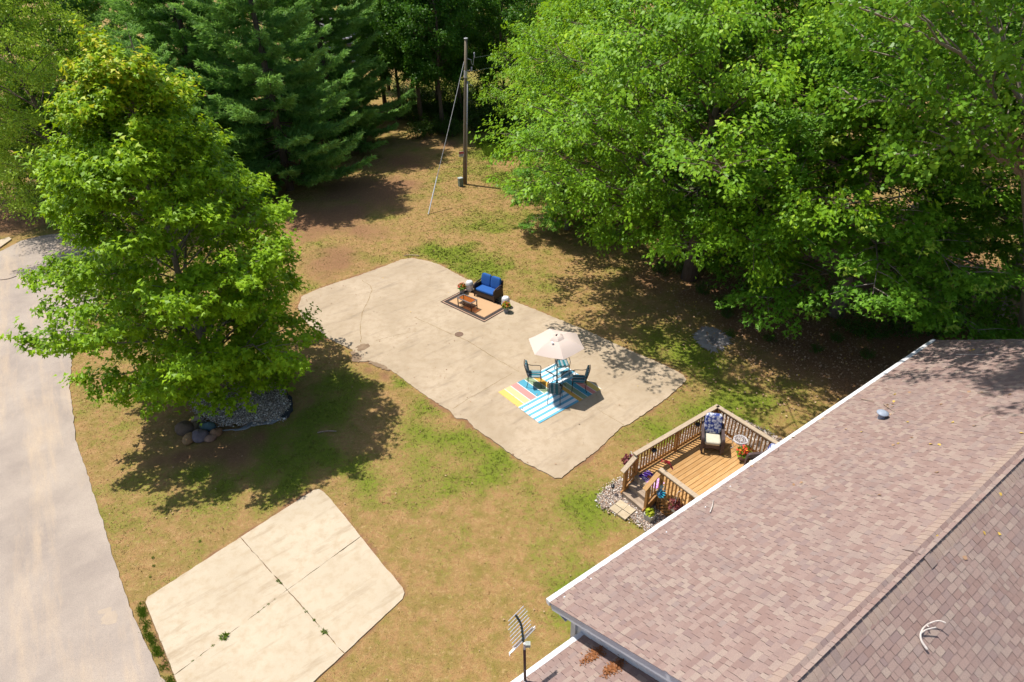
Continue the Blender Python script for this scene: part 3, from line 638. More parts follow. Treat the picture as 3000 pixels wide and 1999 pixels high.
# cottonwood with big glossy leaves, top right
prof = lambda u: 6.2*(.85+.15*u/.35 if u < .35 else (1-((u-.35)/.67)**2.0)**.6)
rs_, m, P, D, S = grow(41, 17.0, 8.6, prof, 46, 9, .34, .75, 4, .8, .06, .05, low=.9, lean=(-9.6, -5.0))
COT = leaves('crown', *foliate(rs_, P, D, S, 28, .13, .5, .5, .45, .7, .5, 0, .8), L_COT, wide=.5)
COTW = tree('cottonwood_tree', 'tall cottonwood with broad glossy leaves hanging in at the top right', m, COT, BARKG, (19.7, 20.2, 0), .0)
tree('cottonwood_tree', 'tall cottonwood behind the maples at the top right corner', COTW, COT, BARKG, (21.5, 33.0, 0), 2.5, 1.0)
# birch-like tree, far left
prof = lambda u: 4.3*(.8+.2*u/.25 if u < .25 else (1-((u-.25)/.77)**2.0)**.6)
rs_, m, P, D, S = grow(51, 15.0, 2.2, prof, 56, 9, .17, .5, 4, .8, .10)
BIR = leaves('crown', *foliate(rs_, P, D, S, 32, .105, .5, .6, .5, .7, .5, 0, .8), L_BIR)
BIRW = tree('birch_tree', 'pale green fine-leaved tree at the left edge behind the young maple', m, BIR, BARK, (-24.6, 35.5, 0), 1.0)
tree('birch_tree', 'pale green fine-leaved tree in the top left corner', BIRW, BIR, BARK, (-31.5, 41.0, 0), 3.0, 1.05)

# white pines with plumed, layered boughs
def pine(seed, H, R, z0=1.2):
    rs = np.random.RandomState(seed); m = MB(); m.tube([(0, 0, -.05), (.05, .02, H*.5), (0, .05, H)], [.27, .17, .02], 9); TP, TD, TT = [], [], []
    z = z0; k = 0
    while z < H-.4:
        u = z/H; rad = R*(1-u)**.6*(1 if u > .12 else .85)+.3; nb = 6 if u < .8 else 4
        for b in range(nb):
            az = k*.7+b*2*math.pi/nb+rs.randn()*.2; L = rad*rs.uniform(.72, 1.12); d = Vector((math.cos(az), math.sin(az), 0)); sd = Vector((-d.y, d.x, 0)); tilt = -.12+.45*u+rs.randn()*.05
            pt = lambda t: d*(t*L)+Vector((0, 0, z+tilt*L*t-.10*L*math.sin(t*math.pi)+.16*L*t*t))
            m.tube([pt(t) for t in (0, .35, .7, 1)], [.045*(1-u*.5), .03*(1-u*.5), .018, .006], 4, False)
            nt_ = max(10, int(L*10))
            for j in range(nt_):
                t = .18+.82*(j+rs.rand())/nt_; s = (1 if j % 2 else -1); l2 = (.30+.16*L*(1.05-t*.75))*rs.uniform(.7, 1.3); dr = (d*.75+sd*s*rs.uniform(.45, 1.0)+Vector((0, 0, rs.uniform(.0, .32)))).normalized(); p0 = pt(t)
                nk = max(2, int(l2/.15))
                for q in range(nk): TP.append(tuple(p0+dr*(l2*(q+.7)/nk))); TT.append(.25+.5*t*(q+1)/nk); TD.append(tuple((dr+Vector((0, 0, .18))).normalized()))
            for q in range(3): TP.append(tuple(pt(1-.06*q))); TT.append(.8); TD.append(tuple((d+Vector((0, 0, .35))).normalized()))
        z += rs.uniform(.62, .95); k += 1
    TP, TD = np.array(TP), np.array(TD); per = 8; n = len(TP); st = np.repeat(rs.rand(n), per); P = np.repeat(TP, per, 0); D = np.repeat(TD, per, 0); N = len(P)
    tip = nrm(D+rs.randn(N, 3)*.42+[0, 0, .12]); pos = P+rs.randn(N, 3)*.035; nor = nrm(np.cross(tip, rs.randn(N, 3)))
    nor = np.where(nor[:, 2:] < 0, -nor, nor)
    tint = np.clip(np.repeat(np.array(TT), per)*.75+.15*st+.3*rs.rand(N)-.1, 0, .8)
    return m, leaves('crown', pos, nor, tip, rs.uniform(.20, .34, N), tint, L_PINE, wide=.11)
m1, c1 = pine(61, 17, 5.6); m2, c2 = pine(62, 19, 5.8, .9)
PW1 = tree('pine_tree', 'dark white pine whose lowest boughs reach over the bare red soil', m1, c1, BARK, (-14.2, 41.0, 0), .2)
PW2 = tree('pine_tree', 'tall white pine behind the bare soil patch, next to the leafy trunks', m2, c2, BARK, (-13.2, 50.5, 0), 1.3)
for i, (x, y, r, k, s, lb) in enumerate([(-20.4, 45.5, 2.2, 1, 1.0, 'white pine directly behind the golden top of the young maple'), (-24.0, 53.0, 3.1, 0, 1.05, 'white pine farther back in the pine row, top left'), (-19.0, 36.2, 4.4, 0, .62, 'smaller pine standing right behind the young maple'), (-29.0, 46.0, .7, 1, .95, 'white pine between the two fine-leaved trees at the left'), (-15.5, 60.0, 2.9, 1, .9, 'distant white pine at the top, farthest of the pine row'), (-26.6, 38.4, 5.2, 0, .5, 'low pine beside the road end at the left edge')]):
    tree('pine_tree', lb, (PW1, PW2)[k], (c1, c2)[k], BARK, (x, y, 0), r, s, 'white pines along the edge of the yard')
# leafy woodland trees with tall bare trunks in the gap by the pole
prof = lambda u: 3.6*(.55+.45*u/.4 if u < .4 else (1-((u-.4)/.62)**2.0)**.6)
rs_, m, P, D, S = grow(71, 18.0, 5.0, prof, 34, 8, .22, .9, 4, .9, .05)
WDL = leaves('crown', *foliate(rs_, P, D, S, 20, .20, .5, .4, .6, .7, .55, 0, .6), L_BACK)
WDLW = None
wood_spots = [(-7.2, 56.0, .0, .85, 'dark trunked tree nearest the pines in the shaded gap'), (-5.2, 53.5, 1.4, .8, 'dark trunked tree in the middle of the shaded gap left of the pole'), (-4.0, 58.0, 2.3, .8, 'slim tree behind the middle trunk in the gap left of the pole'), (-8.6, 63.0, 3.0, .75, 'slim woodland tree deep in the gap beyond the pines'), (-.2, 57.0, 4.0, .7, 'woodland tree behind the top of the utility pole'), (3.5, 52.0, 5.0, .8, 'woodland tree right of the utility pole behind the maples'), (14.5, 50.0, .7, 1.0, 'woodland tree at the top centre behind the maples'), (21.0, 47.0, 1.7, 1.05, 'woodland tree at the top behind the tall cottonwood'), (-2.0, 70.0, 2.9, .6, 'far woodland tree straight beyond the pole'), (-12.0, 70.0, 3.7, .7, 'far woodland tree beyond the tall pine'), (9.0, 68.0, 5.6, 1.0, 'far woodland tree beyond the maples'), (-9.2, 58.5, .9, .7, 'low-branched tree beside the tall pine in the gap'), (-6.2, 61.0, 2.0, .62, 'short tree behind the dark trunks left of the pole'), (-1.8, 62.5, 3.3, .62, 'short tree directly behind the pole top'), (1.8, 66.0, 5.2, .7, 'bushy tree beyond the thicket right of the pole'), (-11.5, 64.0, 1.1, .75, 'bushy tree behind the tall pine'), (-4.8, 67.0, 4.4, .6, 'small distant tree at the end of the gap')]
for x, y, r, s, lb in wood_spots:
    if WDLW is None: WDLW = tree('woodland_tree', lb, m, WDL, BARK, (x, y, 0), r, s, 'woodland trees at the back of the yard')
    else: tree('woodland_tree', lb, WDLW, WDL, BARK, (x, y, 0), r, s, 'woodland trees at the back of the yard')
rt = np.random.RandomState(77)
far = [(x, y) for y in (88,) for x in np.linspace(-52, 58, 13)]
for i, (x, y) in enumerate(far):
    tree('woodland_tree', 'tree in the far woodland that closes the view', WDLW, WDL, BARK, (x+rt.randn()*1.5, y+rt.randn()*2, 0), rt.rand()*6.28, rt.uniform(.95, 1.2), 'trees of the far woodland')
# shrubs and undergrowth
def shrub(seed, H, R, n, per, leaf, mat=L_SHRUB):
    rs = np.random.RandomState(seed); m = MB(); P = []; D = []
    for i in range(n):
        az = rs.rand()*6.28; r = R*rs.rand()**.6; h = H*rs.uniform(.35, 1.0)*(1-.4*r/R); e = Vector((math.cos(az)*r, math.sin(az)*r, h)); m.tube([(e.x*.15, e.y*.15, -.02), e*.6, e], [.015, .01, .005], 4, False)
        for s in range(3): P.append(tuple(e*(.55+.22*s))); D.append(tuple(Vector((math.cos(az)+rs.randn()*.5, math.sin(az)+rs.randn()*.5, .5)).normalized()))
    return m, leaves('foliage', *foliate(rs, np.array(P), np.array(D), np.full(len(P), R*.4), per, leaf, .5, .3, .7, .6, .6), mat)
sm, sc_ = shrub(81, 1.7, 1.3, 26, 16, .12); swood = rawmesh('stem', sm.v, sm.f, BARK)
def plant(name, label, foliage, stem, loc, rz, s, group=None, cat='shrub'):
    t = thing(name, label, cat, loc, rz, group); t.scale = (s, s, s); link('foliage', foliage, t); link('stem', stem, t); return t
rsb = np.random.RandomState(5)
for i, (px, py, s) in enumerate([(1225, 405, .8), (1265, 395, .9), (1305, 392, 1.0), (1330, 400, .8), (1395, 385, 1.0), (1430, 375, 1.1), (1475, 370, 1.2), (1510, 385, 1.1), (1540, 410, 1.0), (1410, 345, 1.2), (1350, 350, 1.1), (1500, 330, 1.3), (1215, 365, .9), (1170, 350, .8), (1480, 405, .7), (1570, 440, .9), (1455, 425, .6), (1200, 330, 1.1), (1240, 345, 1.0), (1290, 345, 1.1), (1320, 350, 1.0), (1260, 310, 1.3), (1310, 300, 1.3), (1180, 290, 1.2), (1360, 300, 1.3), (1420, 290, 1.4)]):
    plant('woodland_shrub', 'leafy shrub in the low thicket behind the utility pole', sc_, swood, at(px, py), rsb.rand()*6, s, 'shrubs of the thicket behind the pole')
for i, (px, py, s) in enumerate([(2010, 800, .5), (2060, 860, .35), (2120, 905, .4), (2300, 900, .5), (2500, 975, .55), (2560, 990, .5), (2650, 985, .7), (2750, 980, .8), (2860, 975, .9), (2200, 860, .5), (2370, 905, .4), (1930, 800, .4), (2250, 1000, .22), (2140, 985, .2), (2390, 1030, .22), (2540, 1050, .25), (2130, 930, .25), (2450, 1000, .25)]):
    plant('seedling_shrub', 'small green seedling growing from the dark soil under the maples', sc_, swood, at(px, py), rsb.rand()*6, s, 'seedlings under the maples', 'shrub')

# ---------------------------------------------------------------- things on the patio
def clear(nt, b, c, f):
    'thin pane: mostly lets light through, tinted, with a little gloss'
    b.inputs['Base Color'].default_value = c4([x*.3 for x in c]); t = nd(nt, 'ShaderNodeBsdfTransparent', {0: c4(c)})
    nt.links.new(nd(nt, 'ShaderNodeMixShader', {0: f, 1: b.outputs[0], 2: t.outputs[0]}).outputs[0], nt.nodes['Material Output'].inputs[0])
PZ = .013
def stripes(name, axis_i, stops, rough=.85, warp=0):
    "woven mat: bands of colour across one object axis"
    m, nt, b = M(name, rough, .15); c = coords(nt, 'Object'); s = nd(nt, 'ShaderNodeSeparateXYZ', {0: c}).outputs[axis_i]
    r = nt.nodes.new('ShaderNodeValToRGB'); cr = r.color_ramp; cr.interpolation = 'CONSTANT'
    while len(cr.elements) < len(stops): cr.elements.new(1.0)
    for e, (p, cc) in zip(cr.elements, stops): e.position = p; e.color = c4(cc)
    nt.links.new(s, r.inputs[0]); n = noise(nt, c, 140, 2)
    col = mixc(nt, rng(nt, n, .35, .7, 0, .22), r.outputs[0], (.35, .33, .30)); nt.links.new(col, b.inputs['Base Color']); bump(nt, b, n, .3, .003); return m
def slab_mesh(L, W, T=.006, amp=.006, seed=0):
    "a thin mat lying on the slab, with slightly lifting edges"
    rs = np.random.RandomState(seed); nx, ny = 24, 16; V = []; F = []
    for j in range(ny+1):
        for i in range(nx+1):
            x, y = i/nx, j/ny; e = max(abs(2*x-1), abs(2*y-1))
            V.append((x*L, y*W, T+amp*rs.rand()*(e**6)))
    for j in range(ny):
        for i in range(nx): k = j*(nx+1)+i; F.append((k, k+1, k+nx+2, k+nx+1))
    n = len(V); V += [(v[0], v[1], 0) for v in V]; ring = [i for i in range(nx+1)]+[j*(nx+1)+nx for j in range(1, ny+1)]+[ny*(nx+1)+i for i in range(nx-1, -1, -1)]+[j*(nx+1) for j in range(ny-1, 0, -1)]
    for a, b in zip(ring, ring[1:]+ring[:1]): F.append((a, a+n, b+n, b))
    return V, F
ma = Vector((.787, .617, 0)); mrz = math.atan2(.617, .787); ML = at(1459.6, 1150.3)
YEL, PCH, PNK, BLU, GRN, GLD, WHT = (.62, .42, .10), (.66, .44, .22), (.66, .22, .20), (.045, .28, .40), (.22, .30, .17), (.60, .33, .045), (.62, .63, .62)
def multi(a0, order, wdt, L):
    st = []; p = 0.0
    for i, c in enumerate(order):
        st += [(p/L, c), ((p+wdt[i]-.03)/L, WHT)]; p += wdt[i]
    return st
def mat_at(a, b, L, W, name, label, matl, z, seed):
    bb = Vector((ma.y, -ma.x, 0)); p = ML+ma*a+bb*b; V, F = slab_mesh(L, W, seed=seed); me = rawmesh(name, V, F, matl)
    o = link(name, me, None, (p.x, p.y, PZ+z), (0, 0, mrz)); return tag(o, label, 'rug', 'striped mats under the patio table')
def multimat(name, order, wd): # object x in metres; ramp needs 0..1
    m = stripes(name, 0, multi(0, order, wd, sum(wd))); nt = m.node_tree
    sx = [n for n in nt.nodes if n.type == 'SEPXYZ'][0]; rp = [n for n in nt.nodes if n.type == 'VALTORGB'][0]
    nt.links.new(mth(nt, 'DIVIDE', sx.outputs[0], sum(wd)), rp.inputs[0]); return m
def bluemat(name, W):
    m, nt, b = M(name, .85, .15); c = coords(nt, 'Object'); s = nd(nt, 'ShaderNodeSeparateXYZ', {0: c}).outputs[1]
    f = mth(nt, 'GREATER_THAN', mth(nt, 'FRACT', mth(nt, 'ADD', mth(nt, 'DIVIDE', s, W/4.6), .62)), .56); n = noise(nt, c, 140, 2)
    col = mixc(nt, f, (.66, .68, .70), (.10, .36, .53)); col = mixc(nt, rng(nt, n, .4, .7, 0, .2), col, (.4, .4, .4)); nt.links.new(col, b.inputs['Base Color']); return m
mo = (YEL, PCH, PNK, BLU, GRN, GLD); mat_at(0, 1.16, 1.86, 1.16, 'striped_mat', 'multicoloured striped mat with pale yellow end at the left of the patio table', multimat('mat_multi', mo, (.30, .29, .31, .33, .31, .32)), 0.0, 1)
mat_at(1.84, 2.30, 1.16, 1.17, 'striped_mat', 'multicoloured striped mat with gold, green and blue bands at the right of the patio table', multimat('mat_multi_r', (GLD, GRN, BLU, PNK, YEL), (.24, .23, .23, .21, .25)), .0, 2)
BM = bluemat('mat_blue', 1.16)
mat_at(0, 2.30, 1.87, 1.15, 'striped_mat', 'blue and white striped mat nearest the camera under the patio table', BM, .008, 3)
mat_at(1.76, 1.15, 1.22, 1.15, 'striped_mat', 'blue and white striped mat under the far chair of the patio table', BM, .008, 4)

IRON = plain('black_iron', (.018, .02, .028), .4, .5, .3)
def cushmat(name, ax, freq):
    m, nt, b = M(name, .8, .15); c = coords(nt, 'Object'); s = nd(nt, 'ShaderNodeSeparateXYZ', {0: c}).outputs[ax]
    f = mth(nt, 'FRACT', mth(nt, 'ADD', mth(nt, 'MULTIPLY', s, freq), .5)); r = nt.nodes.new('ShaderNodeValToRGB'); cr = r.color_ramp; cr.interpolation = 'CONSTANT'
    st = [(0, (.02, .14, .18)), (.34, (.26, .33, .35)), (.44, (.06, .08, .10)), (.52, (.40, .44, .45)), (.62, (.10, .12, .15)), (.70, (.34, .42, .44)), (.8, (.02, .14, .18))]
    while len(cr.elements) < len(st): cr.elements.new(1.0)
    for e, (p, cc) in zip(cr.elements, st): e.position = p; e.color = c4(cc)
    nt.links.new(f, r.inputs[0]); nt.links.new(r.outputs[0], b.inputs['Base Color']); return m
CUSH = cushmat('teal_stripe_cushion', 0, 6.2)
def arc(pts, n=5):
    "smooth polyline through control points (Catmull-Rom)"
    P = [Vector(p) for p in pts]; P = [P[0]]+P+[P[-1]]; out = []
    for i in range(1, len(P)-2):
        for k in range(n):
            t = k/n; a, b, c, d = P[i-1], P[i], P[i+1], P[i+2]; out.append(.5*((2*b)+(c-a)*t+(2*a-5*b+4*c-d)*t*t+(3*b-a-3*c+d)*t**3))
    return out+[P[-2]]
def iron_chair(label, loc, rz, first=None):
    if first: c = copy_tree(first); c.location = loc; c.rotation_euler = (0, 0, rz); c['label'] = label; return c
    t = thing('patio_chair', label, 'chair', loc, rz, 'chairs around the patio table')
    for s in (-1, 1):
        MB().tube(arc([(s*.235, .25, 0), (s*.225, .235, .2), (s*.235, .225, .42), (s*.25, .23, .56)]), .012, 7).build('leg', IRON, t)
        MB().tube(arc([(s*.225, -.29, 0), (s*.215, -.24, .2), (s*.215, -.22, .42)]), .012, 7).build('leg', IRON, t)
        MB().tube(arc([(s*.25, .23, .56), (s*.262, .20, .635), (s*.265, .05, .655), (s*.258, -.12, .66), (s*.235, -.28, .72)]), .013, 7).build('arm', IRON, t)
        for yy in (.25, -.29): pass
    m = MB(); m.tube([(-.235, .235, .42), (.235, .235, .42), (.225, -.22, .42), (-.225, -.22, .42), (-.235, .235, .42)], .010, 6)
    for i in range(7): x = -.18+i*.06; m.tube([(x, .235, .42), (x, -.22, .42)], .005, 4)
    m.build('seat_frame', IRON, t)
    m = MB(); m.tube(arc([(-.215, -.22, .42), (-.23, -.28, .65), (-.235, -.34, .88), (-.14, -.375, .985), (0, -.38, 1.0), (.14, -.375, .985), (.235, -.34, .88), (.23, -.28, .65), (.215, -.22, .42)]), .012, 7)
    for i in range(9): x = -.18+i*.045; m.tube([(x, -.225, .45), (x*1.02, -.285, .68), (x, -.365+abs(x)*.06, .96-abs(x)*.25)], .0045, 4)
    for z in (.52, .60, .68, .76, .84): yy = -.235-.14*(z-.45)/.5; m.tube([(-.225, yy, z), (.225, yy, z)], .0045, 4)
    m.build('back_frame', IRON, t)
    MB().pillow((0, .01, .455), (.45, .45, .065), None, .3, 20, 8).build('seat_cushion', CUSH, t, smooth=True)
    MB().pillow((0, -.262, .73), (.43, .05, .52), Matrix.Rotation(math.radians(12), 3, 'X'), .35, 20, 8).build('back_cushion', CUSH, t, smooth=True)
    return t
CZ = PZ+.013
ch = iron_chair('teal striped iron chair left of the patio table, facing right', (.80, 19.28, CZ), math.radians(-94))
iron_chair('iron chair with its back to the camera on the near blue mat', (1.48, 18.30, CZ), math.radians(-11), ch)
iron_chair('teal striped iron chair right of the patio table, facing left', (2.40, 18.92, CZ), math.radians(83), ch)
iron_chair('teal striped iron chair facing the camera beyond the patio table', (1.86, 19.93, CZ), math.radians(188), ch)
# table
GLASSM, nt, b = M('tinted_glass', .05, .5); clear(nt, b, (.93, .97, .95), .93)
tb = thing('patio_table', 'small square black iron table with glass top under the umbrella', 'table', (1.63, 19.12, CZ), math.radians(45))
h = .31; MB().tube([(-h, -h, .71), (h, -h, .71), (h, h, .71), (-h, h, .71), (-h, -h, .71)], .014, 6).build('table_frame', IRON, tb)
MB().box((0, 0, .712), (.6, .6, .006)).build('glass_top', GLASSM, tb)
m = MB(); m.tube([(.16*math.cos(k*math.pi/9), .16*math.sin(k*math.pi/9), .36) for k in range(19)], .010, 6); m.build('ring', IRON, tb)
for i in range(4):
    a = math.pi/4+i*math.pi/2; c, s = math.cos(a), math.sin(a)
    MB().tube(arc([(c*.43, s*.43, .705), (c*.34, s*.34, .66), (c*.18, s*.18, .55), (c*.16, s*.16, .36), (c*.2, s*.2, .16), (c*.33, s*.33, .0)]), .011, 6).build('leg', IRON, tb)
# umbrella
um = thing('patio_umbrella', 'open beige six-sided parasol over the patio table', 'umbrella', (1.60, 19.10, CZ))
MB().tube([(0, 0, 0), (0, 0, 1.2), (-.02, 0, 2.27)], .019, 10).build('pole', IRON, um)
MB().lathe([(.2, 0), (.2, .03), (.12, .05), (.03, .07), (.03, .2)], 18).build('base', IRON, um)
CANV, nt, b = M('beige_canvas', .8, .15); c = coords(nt, 'Object'); n = noise(nt, c, 90, 2)
nt.links.new(mixc(nt, rng(nt, n, .3, .7, 0, .25), (.60, .50, .44), (.52, .42, .36)), b.inputs['Base Color'])
tr = nd(nt, 'ShaderNodeBsdfTranslucent', {0: (.6, .48, .40, 1)}); mx = nd(nt, 'ShaderNodeMixShader', {0: .15, 1: b.outputs[0], 2: tr.outputs[0]}); nt.links.new(mx.outputs[0], nt.nodes['Material Output'].inputs[0])
def canopy(r0, r1, z0, z1, sag, n=10):
    V = []; F = []
    for i in range(n+1):
        t = i/n; r = r0+(r1-r0)*t
        for k in range(48):
            th = math.radians(-20)+2*math.pi*k/48; q = (k % 8)/8.0; hexr = math.cos(math.pi/6)/math.cos(abs(q-.5)*math.pi/3-0) if 0 else math.cos(math.pi/6)/math.cos((q-.5)*math.pi/3)
            z = z0+(z1-z0)*t-.05*math.sin(t*math.pi)*0+.05*math.sin(math.pi*t)-sag*math.sin(q*math.pi)*t*(1.0 if t < 1 else 1.0)
            V.append((math.cos(th)*r*hexr, math.sin(th)*r*hexr, z))
        if i: F += [((i-1)*48+k, i*48+k, i*48+(k+1) % 48, (i-1)*48+(k+1) % 48) for k in range(48)]
    return V, F
V, F = canopy(.24, 1.02, 2.20, 1.93, .02); CV = link('canopy', rawmesh('canopy', V, F, CANV), um, (-.05, -.05, -PZ))
CV.modifiers.new('thick', 'SOLIDIFY').thickness = .004
V, F = canopy(.0, .30, 2.255, 2.198, .004, 4); vt = link('vent', rawmesh('vent', V, F, CANV), CV); vt.modifiers.new('thick', 'SOLIDIFY').thickness = .004
MB().lathe([(.02, 2.25), (.03, 2.28), (.012, 2.31), (.001, 2.32)], 10).build('finial', IRON, CV)
for k in range(6):
    th = math.radians(-20+60*k); MB().tube([(0, 0, 2.20), (math.cos(th)*1.0, math.sin(th)*1.0, 1.925)], .008, 5).build('rib', IRON, CV)
MB().box((-.16, -.36, 2.215), (.07, .10, .002), .3).build('care_tag', plain('white_tag', (.75, .76, .8)), CV)

# brown rug with sofa group
z1 = lambda x, y, z=0: at(1260+x/7.84, 760+y/7.84, z)
rl, rb, rr = z1(235, 985), z1(1245, 1455), z1(1935, 1105); ux = (rb-rl); LX = ux.length; ux.normalize(); uy = Vector((-ux.y, ux.x, 0)); LY = abs((rr-rb).dot(uy))
RUGM, nt, b = M('bordered_rug', .9, .1); c = coords(nt, 'Object'); s = nd(nt, 'ShaderNodeSeparateXYZ', {0: c})
def edge(o, L): return mth(nt, 'MINIMUM', o, mth(nt, 'SUBTRACT', L, o))
e = mth(nt, 'MINIMUM', edge(s.outputs[0], LX), edge(s.outputs[1], LY)); r = nt.nodes.new('ShaderNodeValToRGB'); cr = r.color_ramp; cr.interpolation = 'CONSTANT'
st = [(0, (.045, .03, .026)), (.055, (.40, .26, .18)), (.10, (.035, .03, .03)), (.27, (.40, .24, .14)), (.285, (.16, .08, .05)), (.30, (.46, .29, .16))]
while len(cr.elements) < len(st): cr.elements.new(1.0)
for el, (p, cc) in zip(cr.elements, st): el.position = p; el.color = c4(cc)
n = noise(nt, c, 120, 2); nt.links.new(e, r.inputs[0]); nt.links.new(mixc(nt, rng(nt, n, .35, .7, 0, .2), r.outputs[0], (.2, .14, .1)), b.inputs['Base Color'])
V, F = slab_mesh(LX, LY, seed=9); tag(link('area_rug', rawmesh('area_rug', V, F, RUGM), None, (rl.x, rl.y, PZ), (0, 0, math.atan2(ux.y, ux.x))), 'tan area rug with dark border under the blue sofa', 'rug')
WICK = surf('dark_wicker', (.030, .017, .012), (.055, .034, .026), 30, .55, .4, .8, fine=70)
BLUEC, nt, b = M('blue_fabric', .85, .15); c = coords(nt, 'Object'); n = noise(nt, c, 150, 2); nt.links.new(mixc(nt, rng(nt, n, .3, .7), (.018, .075, .26), (.03, .11, .34)), b.inputs['Base Color'])
fl, fr = at(1390, 868.4, PZ), at(1446, 888.8, PZ); d = (fr-fl); SW = d.length+.10; d.normalize(); back = Vector((-d.y, d.x, 0)); mid = (fl+fr)/2
sf = thing('sofa', 'two-seat dark wicker sofa with blue tufted cushions on the tan rug', 'sofa', mid+back*.34, math.atan2(d.y, d.x))   # local: x along, -y is the front
hw = SW/2
m = MB(); m.box((0, 0, .22), (SW-.1, .62, .18)); m.box((0, -.305, .2), (SW-.08, .03, .2)); m.build('seat_base', WICK, sf)
m = MB(); m.box((0, .33, .52), (SW-.06, .05, .62), R=Matrix.Rotation(-.16, 3, 'X')); m.build('back_panel', WICK, sf)
for s in (-1, 1):
    m = MB(); m.box((s*(hw-.03), .0, .36), (.04, .60, .42)); m.build('side_panel', WICK, sf)
    MB().tube(arc([(s*(hw-.03), -.33, .42), (s*(hw-.03), -.31, .56), (s*(hw-.03), -.15, .63), (s*(hw-.03), .1, .66), (s*(hw-.03), .36, .68)]), .035, 8).build('arm', WICK, sf, smooth=True)
    for yy in (-.31, .31): MB().box((s*(hw-.04), yy, .17), (.05, .05, .34)).build('leg', WICK, sf)
MB().pillow((0, -.03, .375), (SW-.13, .60, .14), None, .28, 24, 10).build('seat_cushion', BLUEC, sf, smooth=True)
BTN = plain('button', (.01, .03, .12))
for s in (-1, 1):
    R = Matrix.Rotation(-.2, 3, 'X'); o = MB().pillow((s*(SW-.13)/4, .235, .70), ((SW-.15)/2, .15, .56), R, .30, 24, 12)
    for i, v in enumerate(o.v): # a tuft pulled in at the centre
        q = Vector(v); dd = math.hypot(q.x-s*(SW-.13)/4, (q.z-.70)); 
        if q.y < .25 and dd < .12: o.v[i] = (q.x, q.y+.035*(1-dd/.12), q.z)
    bc = o.build('back_cushion', BLUEC, sf, smooth=True); MB().lathe([(.018, 0), (.012, .012), (.001, .014)], 8).build('button', BTN, bc, (s*(SW-.13)/4, .165, .70), (math.radians(78), 0, 0))
# coffee table
ta, tbp, tc = z1(600, 880, .46), z1(925, 1015, .46), z1(1105, 940, .46); tl = (tbp-ta).length; tw_ = (tc-tbp).length; tx = (tbp-ta).normalized(); cen = (ta+tc)/2
ct = thing('coffee_table', 'bronze coffee table with amber glass top and slatted shelf', 'coffee table', (cen.x, cen.y, PZ+.008), math.atan2(tx.y, tx.x))
BRZ = plain('bronze_metal', (.055, .035, .028), .4, .5, .4); STEEL = plain('frame_metal', (.30, .27, .26), .35, .5, .6)
AMB, nt, b = M('amber_glass', .06, .5); clear(nt, b, (.80, .48, .17), .85)
m = MB(); x, y = tl/2, tw_/2
for s in (-1, 1): m.box((0, s*(y-.02), .44), (tl, .045, .03)); m.box((s*(x-.02), 0, .44), (.045, tw_-.092, .03))
m.build('top_frame', STEEL, ct); MB().box((0, 0, .445), (tl-.09, tw_-.09, .008)).build('glass_top', AMB, ct)
for sx in (-1, 1):
    for sy in (-1, 1): MB().box((sx*(x-.03), sy*(y-.03), .213), (.032, .032, .425)).build('leg', BRZ, ct)
for k in range(7): MB().box((0, -y+.06+k*(tw_-.12)/6, .17), (tl-.06, .03, .014)).build('shelf_slat', BRZ, ct)
for s in (-1, 1): MB().box((s*(x-.03), 0, .155), (.025, tw_-.08, .016)).build('shelf_rail', BRZ, ct)
# white ceramic garden stools and flower pots
STOOL = surf('white_ceramic', (.66, .66, .66), (.50, .50, .51), 38, .35, .5, .6, fine=60)
def stool(label, p):
    t = thing('garden_stool', label, 'stool', p, .3, 'garden stools beside the sofa')
    MB().lathe([(.135, 0), (.155, .04), (.175, .16), (.18, .26), (.175, .36), (.15, .47), (.135, .49), (.13, .488)], 24).build('body', STOOL, t, smooth=True)
    MB().lathe([(.128, .47), (.13, .497), (.115, .503), (.001, .505)], 24).build('seat', plain('ceramic_top', (.74, .74, .74), .3), t, smooth=True)
    o = MB()
    for k in range(16): a = k*math.pi/8; o.tube([(math.cos(a)*.157, math.sin(a)*.157, .03), (math.cos(a+.1)*.181, math.sin(a+.1)*.181, .2)], .010, 5)
    for k in range(16): a = k*math.pi/8; o.tube([(math.cos(a)*.179, math.sin(a)*.179, .30), (math.cos(a-.1)*.158, math.sin(a-.1)*.158, .45)], .010, 5)
    o.build('relief', STOOL, t, smooth=True)['kind'] = 'stuff'; return t
stool('white ceramic garden stool between the flower pot and the left arm of the sofa', z1(915, 720, PZ)); stool('white ceramic garden stool behind the flower pot at the right arm of the sofa', z1(1740, 1090, PZ))
GRYP = surf('grey_pot', (.20, .20, .21), (.26, .26, .27), 10, .6, .4, .2); SOILP = plain('potting_soil', (.03, .02, .014), .95)
L_POT = leafmat('pot_plant_leaf', (.03, .08, .01), (.14, .24, .02), (.2, .34, .03)); L_RED = leafmat('red_petal', (.55, .035, .02), (.75, .12, .04), (.7, .08, .03), (.75, .45, .05), .25)
L_BURG = leafmat('burgundy_leaf', (.07, .015, .02), (.20, .05, .05), (.28, .06, .04), (.35, .32, .10), .25); L_LIME = leafmat('lime_leaf', (.16, .26, .01), (.40, .42, .03), (.45, .5, .04))
